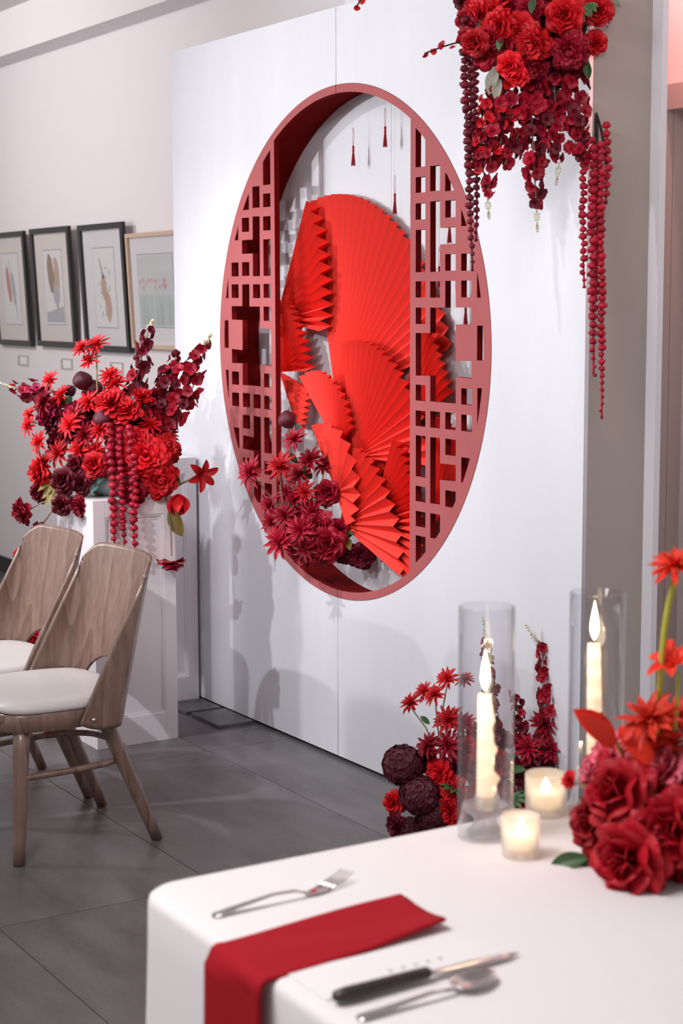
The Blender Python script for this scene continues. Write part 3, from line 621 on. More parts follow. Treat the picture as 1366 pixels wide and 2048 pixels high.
# candles
def flame(parent, x, y, z, h, power):
    pr = [(.0004,0),(.0045,h*.12),(.0068,h*.28),(.0062,h*.45),(.0038,h*.7),(.0012,h*.88),(.0002,h)]
    MB().lathe(pr,14,(x,y,z)).obj('flame','flame',parent,smooth=True)
    l = bpy.data.lights.new('flame_light','POINT'); l.energy = power; l.color = (1,.62,.32); l.shadow_soft_size = .006
    lo = bpy.data.objects.new('flame_light', l); C.objects.link(lo); lo.parent = parent; lo.location = (x,y,z+h*.5+.0)
def tube_glass(parent, r, h, th=.0025):
    MB().lathe([(r-th,.0005),(r,.0005),(r,h-.001),(r-th/2,h),(r-th,h-.001),(r-th,.0005)],56).obj('glass_cylinder','glass',parent,smooth=True)
def taper(name, label, loc, lean, ch_, drip, seed):
    t = thing(name, label, 'candle', loc, 0, 'taper candles in glass cylinders')
    # pressed glass holder
    MB().lathe([(.001,.001),(.026,.001),(.029,.004),(.027,.010),(.020,.016),(.017,.022),(.018,.030),(.024,.036),(.033,.042),(.036,.048),(.032,.050),(.022,.047),(.0165,.050),(.0165,.062),(.013,.062),(.0115,.055),(.0115,.042),(.001,.042)],28).obj('holder','crystal',t,smooth=True)
    rd = random.Random(seed); rows = []; n = 20
    for i in range(31):
        q = i/30; z = .042+(ch_-.042)*q; rr = .0135-.0035*q
        row_ = []
        for k in range(n):
            a = 2*PI*k/n; ex = 0
            if drip: ex = drip*max(0,math.cos(a-.9))**3*(.5+.5*math.sin(q*23+seed)+.3*math.sin(q*51))*(1 if q > .12 else 0)*(1.15-q)
            row_.append((lean*q+(rr+ex)*math.cos(a),(rr+ex)*math.sin(a),z))
        rows.append(row_)
    b = MB().grid(rows,True); b.f.append(tuple(30*n+k for k in range(n))); b.obj('candle_stick','wax',t,smooth=True)
    MB().tube([(lean,0,ch_),(lean+.001,0,ch_+.010)],.0009,6).obj('wick','black',t)
    flame(t, lean+.001, 0, ch_+.006, .062, 2.5)
    for q_, e_ in ((.93,.017),(.8,.012),(.66,.010),(.5,.009),(.34,.008),(.18,.008)):      # flame light scattered inside the wax
        l = bpy.data.lights.new('wax_glow','POINT'); l.energy = e_; l.color = (1,.84,.66); l.shadow_soft_size = .004
        lo = bpy.data.objects.new('wax_glow', l); C.objects.link(lo); lo.parent = t; lo.location = (lean*q_,0,.042+(ch_-.042)*q_)
    return t
taper('taper_candle','white dripping taper candle inside the left glass cylinder',(-2.006,1.483,TZ),-.004,.215,.009,2)
taper('taper_candle','straight white taper candle inside the right glass cylinder',(-2.028,1.712,TZ),-.008,.262,.0,5)
for loc, h, l in (((-2.006,1.483,TZ),.348,'tall clear glass cylinder around the left taper candle'),((-2.028,1.712,TZ),.345,'tall clear glass cylinder around the right taper candle')):
    t = thing('glass_sleeve', l, 'glass', loc, 0, 'tall glass candle cylinders'); tube_glass(t,.0415 if l.count('left') else .043,h)
def votive(label, loc, r, h):
    t = thing('votive_holder', label, 'candle', loc, 0, 'small glass votive holders')
    MB().lathe([(.001,.0008),(r*.90,.0008),(r*.96,.003),(r*.97,.012),(r*.99,h*.5),(r,h-.002),(r-.0015,h),(r-.003,h-.002),(r*.95-.003,h*.5),(r*.92-.003,.014),(.001,.012)],36).obj('glass_cup','frost',t,smooth=True)
    MB().lathe([(.001,.0128),(r*.72,.0128),(r*.75,.015),(r*.75,h*.52),(r*.70,h*.54),(.001,h*.53)],24).obj('wax','wax',t,smooth=True)
    MB().tube([(0,0,h*.53),(0,0,h*.53+.006)],.0007,5).obj('wick','black',t)
    flame(t,0,0,h*.53+.003,.020,1.0)
    l = bpy.data.lights.new('wax_glow','POINT'); l.energy = .03; l.color = (1,.84,.66); l.shadow_soft_size = .005
    lo = bpy.data.objects.new('wax_glow', l); C.objects.link(lo); lo.parent = t; lo.location = (0,0,h*.36)
votive('nearer small frosted glass votive with lit tealight',(-1.905,1.471,TZ),.0280,.062)
votive('farther small frosted glass votive, between the two tall cylinders',(-2.045,1.628,TZ),.0325,.066)

# ------------------------------------------------------------ flower prototypes (unit diameter, axis +Z)
rnd = random.Random(11)
def petal(b, L, W, tilt, az, curl=0, cup=0, point=.5, base=.02, ruffle=0, nu=4, nv=6, lift=0, rd=rnd):
    rows = []
    for i in range(nv):
        t = i/(nv-1)
        if point >= .4: w_ = W*(math.sin(PI*min(1,(t*.92+.08)**(.55+point)))**.8 if t < 1 else .0)
        else:
            t = math.sin(PI/2*t)
            w_ = W*1.12*(math.sqrt(max(0,1-((t-.62)/.38)**2)) if t > .62 else .30+.70*math.sin(PI/2*t/.62))
        row_ = []
        for j in range(nu+1):
            s = -1+2*j/nu; ang = tilt+curl*t
            rr = L*(base+t*(1-base)); 
            x = 0; zz = 0; stp = 6
            for k in range(stp): a2 = tilt+curl*t*(k+.5)/stp; x += L*t/stp*math.sin(a2); zz += L*t/stp*math.cos(a2)
            y = s*w_/2; c_ = cup*(s*s)*w_
            rf = ruffle*math.sin(s*7+az*3+t*3)*t*t
            x2 = x-c_*math.cos(ang)*1+rf*math.cos(ang); z2 = zz+c_*math.sin(ang)*1+rf*math.sin(ang)
            row_.append((x2+base*L*0.2, y, z2+lift))
        rows.append(row_)
    b.grid(rows, False, Matrix.Rotation(az,4,'Z'))
def p_spiky(seed):
    rd = random.Random(seed); b = MB()
    for (n,L,til,w_) in ((11,.52,R(88),.12),(10,.46,R(66),.11),(8,.36,R(42),.10),(5,.25,R(20),.08)):
        o_ = rd.random()*6
        for k in range(n): petal(b,L*rd.uniform(.85,1.1),w_,til+rd.uniform(-.15,.15),o_+2*PI*k/n+rd.uniform(-.12,.12),rd.uniform(-.1,.45),.35,.75,nu=2,nv=5)
    return b
def p_carn(seed):
    rd = random.Random(seed); b = MB()
    for (n,L,til,w_) in ((9,.50,R(84),.30),(9,.47,R(62),.28),(8,.42,R(42),.26),(7,.36,R(24),.22),(5,.32,R(10),.18)):
        o_ = rd.random()*6
        for k in range(n): petal(b,L*rd.uniform(.9,1.05),w_,til+rd.uniform(-.12,.12),o_+2*PI*k/n,rd.uniform(.1,.5),.1,.1,ruffle=.05,nu=5,nv=5,rd=rd)
    return b
def p_rose(seed):
    rd = random.Random(seed); b = MB()
    lay = ((3,.30,R(3),.15,-.05),(3,.34,R(9),.20,-.12),(4,.37,R(16),.25,-.1),(5,.40,R(24),.30,.0),(6,.44,R(34),.33,.15),(6,.48,R(48),.36,.45),(7,.51,R(64),.38,.75),(7,.52,R(80),.38,.9))
    for i,(n,L,til,w_,cu) in enumerate(lay):
        o_ = rd.random()*6
        for k in range(n): petal(b,L*rd.uniform(.93,1.05),w_,til+rd.uniform(-.06,.06),o_+2*PI*k/n,cu,-.28,.15,ruffle=.008,nu=6,nv=7,rd=rd)
    return b
def p_bud(seed):
    rd = random.Random(seed); b = MB(); rows = []
    for i in range(12):
        t = i/11; rr = .5*math.sin(PI*(t*.94+.03))**.75
        rows.append([((rr*(1+.06*math.cos(5*(2*PI*k/24)+t*4)))*math.cos(2*PI*k/24),(rr*(1+.06*math.cos(5*(2*PI*k/24)+t*4)))*math.sin(2*PI*k/24),-.45+.95*t) for k in range(24)])
    b.grid(rows,True)
    for k in range(5): petal(b,.75,.5,R(40),2*PI*k/5,-1.15,-.35,.5,nu=4,nv=6,lift=-.42)
    return b
def p_floret(seed):
    rd = random.Random(seed); b = MB()
    for k in range(5): petal(b,.5*rd.uniform(.85,1.1),.46,R(62)+rd.uniform(-.2,.25),2*PI*k/5+rd.uniform(-.1,.1),rd.uniform(-.1,.5),.15,.18,nu=3,nv=4,rd=rd)
    for k in range(3): petal(b,.24,.2,R(25),2*PI*k/3,.2,.1,.3,nu=2,nv=3)
    return b
def p_hyd(seed):
    rd = random.Random(seed); b = MB(); n = 64
    for i in range(n):
        z = 1-1.55*(i+.5)/n; r = math.sqrt(max(0,1-z*z)); a = i*2.39996
        d = Vector((r*math.cos(a),r*math.sin(a),z)); q = Vector((0,0,1)).rotation_difference(d); mt = Matrix.Translation(d*.40)@q.to_matrix().to_4x4()@Matrix.Rotation(rd.random()*3,4,'Z')
        c = MB()
        for k in range(4): petal(c,.13*rd.uniform(.9,1.2),.165,R(78)+rd.uniform(-.2,.2),PI/2*k,rd.uniform(-.2,.4),.1,.2,nu=2,nv=4)
        b.add(c.v,c.f,mt)
    return b
def p_lily(seed):
    rd = random.Random(seed); b = MB()
    for k in range(6): petal(b,.56*(1 if k%2 else .92),.22,R(38),2*PI*k/6,1.15+rd.uniform(-.2,.2),.3,.6,nu=4,nv=8)
    for k in range(5): b.tube([(0,0,0),(.05*math.cos(k*1.25),.05*math.sin(k*1.25),.2),(.11*math.cos(k*1.25),.11*math.sin(k*1.25),.34)],.008,4)
    return b
def p_tulip(seed):
    b = MB()
    for k in range(6): petal(b,.85,.5,R(42 if k%2 else 34),2*PI*k/6,-.7,-.3,.5,nu=5,nv=7,lift=-.3)
    return b
def p_spathe(seed):
    b = MB(); petal(b,1.0,.44,R(60),0,.35,.25,.55,nu=6,nv=9,lift=-.2); return b
def p_leaf(seed):
    rd = random.Random(seed); b = MB()
    if seed % 3 == 0:
        for k, az in enumerate((-.9,-.45,0,.45,.9)): petal(b,.95-.16*abs(k-2),.26,R(92),az,.2,.25,.6,nu=2,nv=6)
    else:
        petal(b,1.0,.48,R(88),0,.35,.22,.55,nu=4,nv=8)
    return b
def p_bead(seed):
    rd = random.Random(seed); bm = bmesh.new(); bmesh.ops.create_icosphere(bm,subdivisions=2,radius=.5)
    b = MB(); idx = {}
    for v in bm.verts: v.co *= rd.uniform(.80,1.12); b.v.append((v.co.x,v.co.y,v.co.z*.82))
    for f in bm.faces: b.f.append(tuple(v.index for v in f.verts))
    bm.free(); return b
PR = dict(spiky=('star_dahlia',p_spiky,3),carnation=('carnation',p_carn,3),rose=('rose',p_rose,3),bud=('peony_bud',p_bud,1),hydrangea=('hydrangea',p_hyd,2),lily=('lily',p_lily,1),tulip=('tulip',p_tulip,1),dangling=('upturned_dahlia',p_carn,1),spathe=('anthurium',p_spathe,1),leaf=('leaf',p_leaf,3),floret=('floret',p_floret,3),bead=('bead',p_bead,3))
cache = {}
def flmesh(kind, mt, var):
    key = (kind, mt, var)
    if key not in cache:
        nm, fn, nv = PR[kind]
        if (kind,None,var) not in cache: cache[(kind,None,var)] = fn(var+1).mesh(nm,None)
        me = cache[(kind,None,var)].copy(); me.name = nm+'_'+mt; me.materials.append(M[mt]); cache[key] = me
    return cache[key]
def orient(o, d, spin): 
    q = Vector((0,0,1)).rotation_difference(Vector(d).normalized()) @ Quaternion((0,0,1), spin)
    o.rotation_mode = 'QUATERNION'; o.rotation_quaternion = q
def arrangement(name, label, base, centre, data, seed, front=.9, spread=1.0, hang=False):
    rd = random.Random(seed); t = thing(name, label, 'flower arrangement', base); B = Vector(base); Cn = Vector(centre)
    viewd = Vector((.55,-.80,.18)).normalized()
    for kind, mt, P, s in data[0]:
        nm, fn, nv = PR[kind]; P = Vector(P); me = flmesh(kind, mt, rd.randrange(nv)); o = put(me, nm, t, loc=P-B)
        out = (P-Cn); out = out.normalized() if out.length > .001 else Vector((0,0,1))
        d = (out*spread+viewd*front+Vector((rd.uniform(-.25,.25),rd.uniform(-.2,.2),rd.uniform(-.2,.2)))).normalized()
        if kind in ('leaf','spathe'):
            # blade runs outwards: local +X -> out
            x = (out+Vector((rd.uniform(-.2,.2),rd.uniform(-.3,.1),rd.uniform(-.35,.1)))).normalized()
            if hang or (P.z < base[2]+.02 and kind == 'leaf' and not name.startswith('table')): x = (x+Vector((0,0,-.7))).normalized()
            z = (viewd+Vector((0,0,.6))-x*x.dot(viewd+Vector((0,0,.6)))).normalized(); y = z.cross(x)
            mtx = Matrix((x,y,z)).transposed(); o.rotation_mode = 'QUATERNION'; o.rotation_quaternion = mtx.to_quaternion(); o.location = P-B-x*s*.5
        elif kind == 'dangling': orient(o,(0.1,-.1,-1),rd.random()*6)
        elif kind == 'bud': orient(o,(out+Vector((0,0,.6))),rd.random()*6)
        elif kind == 'tulip': orient(o,(.3,-.2,-.7),rd.random()*6)
        else: orient(o,d,rd.random()*6)
        f = 1.12 if kind in ('spiky','carnation','rose') else 1.0
        o.scale = (s*f,)*3
    for kind, mt, pts, s in data[1]:
        pts = [Vector(p)-B for p in pts]; sm = smooth_path(pts,2) if len(pts) > 2 else [pts[0],pts[0].lerp(pts[1],.5),pts[1]]
        L = sum((b_-a).length for a,b_ in zip(sm,sm[1:]))
        if kind == 'stem': MB().tube(sm,s/2,6).obj('stem',mt,t,smooth=True); continue
        if kind == 'tip':
            b = MB(); b.tube(sm,[s*.10]*(len(sm)-1)+[s*.05],5); q = resample(sm,9)
            for i in range(1,9):
                for k in range(2):
                    a = i*2.4+k*PI; r = s*.42*(1.15-i/9); c_ = q[i]+Vector((math.cos(a)*r,math.sin(a)*r,-.2*r)); e = s*.17
                    b.add([c_+Vector(v)*e for v in ((1,0,0),(0,1,0),(-1,0,0),(0,-1,0),(0,0,1.3),(0,0,-1.3))],[(0,1,4),(1,2,4),(2,3,4),(3,0,4),(1,0,5),(2,1,5),(3,2,5),(0,3,5)]); b.tube([q[i],c_],s*.03,3,False)
            b.obj('unopened_buds',mt,t,smooth=True); continue
        if kind == 'strand':
            so = MB().tube(sm,s*.12,6).obj('amaranth_strand',mt,t,smooth=True); step = s*.80; n = max(3,int(L/step)); q = resample(sm,n)
            for i in range(n):
                f = 1.0 if i < n*.7 else 1-.62*(i-n*.7)/(n*.3)
                o = put(flmesh('bead',mt,rd.randrange(3)),'bead',so,loc=q[i]+Vector((rd.uniform(-.12,.12)*s,rd.uniform(-.12,.12)*s,0))); o.scale = (s*f*rd.uniform(.88,1.15),)*3
                o.rotation_euler = (rd.uniform(-.4,.4),rd.uniform(-.4,.4),rd.random()*6)
            continue
        if kind in ('delphinium','sprig'):
            so = MB().tube(sm,[.0022]*(len(sm)-1)+[.001],5).obj('delphinium_spike' if kind == 'delphinium' else 'blossom_sprig','stem' if kind != 'sprig' else 'branch',t,smooth=True)
            step = s*(.135 if kind == 'delphinium' else .75); n = max(3,int(L/step)); q = resample(sm,n); td = (sm[-1]-sm[0]).normalized(); fs = .74 if kind == 'delphinium' else 1.0
            for i in range(n):
                if kind == 'sprig' and i < n*.25: continue
                a = i*2.39996+rd.uniform(-.3,.3); u = td.orthogonal().normalized(); v = td.cross(u); tp = 1-.62*(i/n)**2
                side = (u*math.cos(a)+v*math.sin(a)); rr = s*rd.uniform(.15,.52)*tp if kind == 'delphinium' else s*.12
                mt2 = mt if rd.random() < .82 else {'crimson':'burgundy','burgundy':'crimson','magenta':'crimson','scarlet':'crimson'}[mt]; o = put(flmesh('floret',mt2,rd.randrange(3)),'floret',so,loc=q[i]+side*rr+td*rd.uniform(-.12,.12)*s); o.scale = (s*fs*(.55+.45*tp)*rd.uniform(.85,1.15),)*3
                orient(o, side+td*rd.uniform(-.3,.6)+viewd*rd.uniform(-.2,.5), rd.random()*6)
    return t
FL_PLINTH = ([('spiky','scarlet',[-5.559,2.366,1.355],0.083),('spiky','scarlet',[-5.533,2.411,1.367],0.09),('spiky','scarlet',[-5.541,2.385,1.312],0.08),('spiky','scarlet',[-5.634,2.274,1.243],0.08),('spiky','scarlet',[-5.578,2.296,1.196],0.087),('spiky','scarlet',[-5.628,2.19,1.09],0.076),('spiky','scarlet',[-5.583,2.211,1.035],0.09),('spiky','scarlet',[-5.517,2.253,1.003],0.103),('spiky','scarlet',[-5.466,2.448,1.231],0.097),('spiky','scarlet',[-5.497,2.443,1.261],0.087),('spiky','crimson',[-5.449,2.321,1.065],0.102),('spiky','crimson',[-5.502,2.309,1.13],0.096),('spiky','scarlet',[-5.557,2.217,0.958],0.103),('spiky','scarlet',[-5.479,2.28,1.099],0.096),('spiky','scarlet',[-5.406,2.338,1.007],0.102),('spiky','crimson',[-5.36,2.58,1.059],0.097),('spiky','crimson',[-5.626,2.25,1.169],0.104),('spiky','scarlet',[-5.49,2.356,1.172],0.103),('spiky','crimson',[-5.371,2.407,1.049],0.095),('spiky','scarlet',[-5.372,2.53,1.095],0.089),('spiky','scarlet',[-5.452,2.303,1.014],0.102),('spiky','scarlet',[-5.405,2.358,1.083],0.092),('spiky','crimson',[-5.372,2.665,1.176],0.087),('spiky','scarlet',[-5.658,2.207,1.125],0.07),('spiky','crimson',[-5.365,2.488,1.028],0.103),('bud','plum',[-5.519,2.346,1.245],0.069),('bud','plum',[-5.523,2.39,1.216],0.066),('bud','plum',[-5.414,2.372,1.119],0.068),('bud','plum',[-5.585,2.327,1.208],0.045),('bud','plum',[-5.425,2.537,1.157],0.069),('bud','plum',[-5.55,2.383,1.203],0.052),('carnation','scarlet',[-5.413,2.404,1.169],0.113),('carnation','scarlet',[-5.373,2.445,1.146],0.106),('carnation','scarlet',[-5.417,2.518,1.188],0.079),('carnation','scarlet',[-5.552,2.2,0.934],0.103),('carnation','scarlet',[-5.328,2.564,1.019],0.103),('carnation','scarlet',[-5.295,2.477,0.991],0.153),('carnation','scarlet',[-5.283,2.518,0.922],0.136),('carnation','crimson',[-5.295,2.43,0.875],0.095),('carnation','scarlet',[-5.316,2.456,1.042],0.102),('carnation','crimson',[-5.379,2.611,0.996],0.076),('carnation','crimson',[-5.393,2.279,0.829],0.078),('carnation','crimson',[-5.606,2.155,0.796],0.093),('carnation','crimson',[-5.566,2.203,0.722],0.083),('carnation','scarlet',[-5.616,2.14,0.64],0.052),('carnation','scarlet',[-5.587,2.177,0.353],0.087),('carnation','crimson',[-5.625,2.177,0.37],0.077),('carnation','scarlet',[-5.566,2.224,0.003],0.06),('rose','burgundy',[-5.451,2.242,0.911],0.095),('rose','burgundy',[-5.417,2.295,0.901],0.082),('rose','burgundy',[-5.446,2.231,0.83],0.075),('rose','burgundy',[-5.584,2.207,0.861],0.076),('rose','scarlet',[-5.383,2.328,0.967],0.092),('rose','crimson',[-5.353,2.379,0.975],0.088),('rose','scarlet',[-5.33,2.414,0.966],0.085),('rose','burgundy',[-5.452,2.293,0.963],0.085),('rose','burgundy',[-5.567,2.278,1.041],0.104),('rose','burgundy',[-5.481,2.429,1.092],0.104),('rose','burgundy',[-5.414,2.53,1.058],0.104),('rose','crimson',[-5.471,2.499,1.073],0.104),('rose','burgundy',[-5.54,2.399,1.125],0.104),('rose','burgundy',[-5.571,2.336,1.073],0.104),('rose','crimson',[-5.412,2.607,1.124],0.087),('carnation','burgundy',[-5.464,2.459,1.101],0.104),('carnation','burgundy',[-5.523,2.363,1.101],0.104),('carnation','burgundy',[-5.609,2.278,1.091],0.087),('carnation','burgundy',[-5.454,2.589,1.175],0.087),('carnation','magenta',[-5.549,2.329,1.136],0.087),('carnation','magenta',[-5.627,2.258,1.125],0.087),('lily','scarlet',[-5.229,2.647,0.931],0.126),('tulip','scarlet',[-5.257,2.578,0.835],0.089),('dangling','crimson',[-5.231,2.535,0.64],0.106),('leaf','olive',[-5.517,2.209,0.897],0.096),('leaf','olive',[-5.49,2.206,0.858],0.096),('leaf','olive',[-5.255,2.566,0.767],0.106),('leaf','olive',[-5.277,2.566,0.92],0.079),('leaf','olive',[-5.395,2.307,0.799],0.041),('leaf','bluegreen',[-5.359,2.458,1.184],0.044),('leaf','bluegreen',[-5.363,2.351,0.924],0.068),('leaf','bluegreen',[-5.374,2.325,0.891],0.061),('leaf','green',[-5.549,2.302,1.185],0.035),('leaf','green',[-5.434,2.377,0.951],0.051),('leaf','green',[-5.296,2.52,1.015],0.037),('leaf','green',[-5.485,2.298,0.969],0.051)],[('delphinium','burgundy',[[-5.445,2.492,1.109],[-5.45,2.516,1.247],[-5.445,2.566,1.422]],0.0727),('delphinium','crimson',[[-5.4,2.562,1.092],[-5.373,2.637,1.229],[-5.34,2.725,1.366]],0.0727),('delphinium','crimson',[[-5.411,2.548,1.109],[-5.389,2.617,1.246],[-5.386,2.64,1.329]],0.0623),('delphinium','crimson',[[-5.527,2.393,1.091],[-5.616,2.282,1.151],[-5.729,2.172,1.224]],0.0692),('delphinium','crimson',[[-5.38,2.59,1.075],[-5.352,2.655,1.16],[-5.339,2.704,1.272]],0.0762),('delphinium','burgundy',[[-5.422,2.525,1.092],[-5.4,2.586,1.195],[-5.402,2.605,1.289]],0.0658),('delphinium','magenta',[[-5.582,2.36,1.089],[-5.646,2.277,1.176],[-5.693,2.214,1.232]],0.0762),('delphinium','crimson',[[-5.467,2.44,1.041],[-5.489,2.424,1.127],[-5.493,2.447,1.247]],0.0623),('delphinium','crimson',[[-5.406,2.451,1.079],[-5.379,2.392,1.049],[-5.339,2.353,0.935]],0.0623),('tip','cream',[[-5.445,2.566,1.422],[-5.441,2.58,1.453]],0.0242),('tip','cream',[[-5.34,2.725,1.366],[-5.331,2.748,1.404]],0.0242),('tip','cream',[[-5.719,2.187,1.214],[-5.761,2.142,1.234]],0.0242),('tip','cream',[[-5.633,2.223,1.1],[-5.626,2.197,1.11]],0.0242),('strand','crimson',[[-5.343,2.368,1.103],[-5.302,2.353,0.921],[-5.288,2.348,0.804],[-5.271,2.345,0.674]],0.0294),('strand','crimson',[[-5.324,2.395,1.087],[-5.285,2.38,0.921],[-5.269,2.375,0.788],[-5.253,2.373,0.671]],0.026),('strand','crimson',[[-5.307,2.425,1.095],[-5.267,2.41,0.921],[-5.251,2.404,0.788],[-5.233,2.402,0.657]],0.0294),('strand','crimson',[[-5.333,2.392,1.052],[-5.3,2.382,0.954],[-5.277,2.377,0.854],[-5.266,2.376,0.771]],0.0294),('strand','crimson',[[-5.297,2.435,1.07],[-5.261,2.419,0.921],[-5.246,2.413,0.788]],0.026),('stem','stem',[[-5.431,2.458,0.869],[-5.312,2.554,0.866],[-5.238,2.652,0.93]],0.0069),('stem','stem',[[-5.312,2.554,0.866],[-5.245,2.542,0.761],[-5.233,2.537,0.657]],0.0052),('stem','stem',[[-5.455,2.319,0.858],[-5.498,2.245,0.841],[-5.571,2.199,0.741]],0.0069),('stem','stem',[[-5.429,2.457,0.852],[-5.461,2.374,1.13],[-5.533,2.407,1.35]],0.0069),('stem','stem',[[-5.429,2.457,0.852],[-5.536,2.32,1.007],[-5.633,2.273,1.229]],0.0069),('stem','stem',[[-5.472,2.382,0.835],[-5.517,2.217,0.85],[-5.604,2.158,0.793]],0.0052)])
FL_NICHE = ([('spiky','crimson',[-4.92,2.677,0.961],0.106),('spiky','crimson',[-4.959,2.866,1.056],0.094),('spiky','scarlet',[-4.921,2.792,0.971],0.112),('spiky','crimson',[-4.951,2.92,0.987],0.102),('spiky','crimson',[-4.955,2.883,0.938],0.109),('spiky','crimson',[-4.933,2.963,0.966],0.081),('spiky','crimson',[-4.829,2.732,0.737],0.111),('spiky','crimson',[-4.831,2.813,0.771],0.107),('spiky','crimson',[-4.907,2.796,0.814],0.093),('spiky','crimson',[-4.891,2.952,0.873],0.094),('spiky','crimson',[-4.887,2.89,0.823],0.093),('spiky','crimson',[-4.938,2.853,0.857],0.102),('spiky','crimson',[-4.819,2.821,0.714],0.1),('spiky','crimson',[-4.97,2.784,0.783],0.089),('bud','plum',[-5.014,2.869,1.12],0.064),('rose','crimson',[-4.884,2.947,0.882],0.089),('rose','crimson',[-4.798,2.894,0.719],0.12),('rose','crimson',[-4.818,2.858,0.703],0.096),('carnation','burgundy',[-4.762,3.002,0.682],0.093),('carnation','crimson',[-4.843,2.893,0.781],0.101),('carnation','crimson',[-4.922,2.863,0.791],0.094),('carnation','burgundy',[-4.94,2.824,0.75],0.089),('carnation','burgundy',[-4.799,2.962,0.689],0.08),('carnation','crimson',[-4.872,2.842,0.684],0.083),('spiky','crimson',[-4.824,2.881,0.681],0.083),('spiky','crimson',[-4.989,2.785,0.84],0.084),('spiky','crimson',[-4.971,2.843,0.88],0.084),('spiky','scarlet',[-4.906,2.873,0.884],0.083),('leaf','green',[-4.926,2.895,0.948],0.057),('leaf','green',[-4.937,2.813,0.843],0.057),('rose','burgundy',[-4.925,2.844,0.733],0.094),('rose','crimson',[-4.832,2.964,0.76],0.08),('leaf','green',[-4.876,2.913,0.851],0.06),('leaf','green',[-4.796,2.961,0.748],0.073),('leaf','olive',[-4.77,2.959,0.721],0.056),('leaf','green',[-4.975,2.865,0.996],0.05),('leaf','green',[-4.856,2.939,0.818],0.05),('leaf','bluegreen',[-4.999,2.89,1.103],0.04)],[('stem','stem',[[-4.876,2.873,0.678],[-4.955,2.863,0.855],[-5.013,2.869,1.111]],0.005),('stem','stem',[[-4.876,2.873,0.678],[-4.947,2.8,0.86],[-4.929,2.797,0.962]],0.005),('stem','stem',[[-4.871,2.88,0.678],[-4.942,2.903,0.854],[-4.964,2.908,1.02]],0.005),('stem','stem',[[-4.944,2.798,0.827],[-4.933,2.736,0.899],[-4.934,2.69,0.951]],0.005),('stem','stem',[[-4.876,2.873,0.678],[-4.877,2.914,0.86],[-4.923,2.957,0.954]],0.005)])
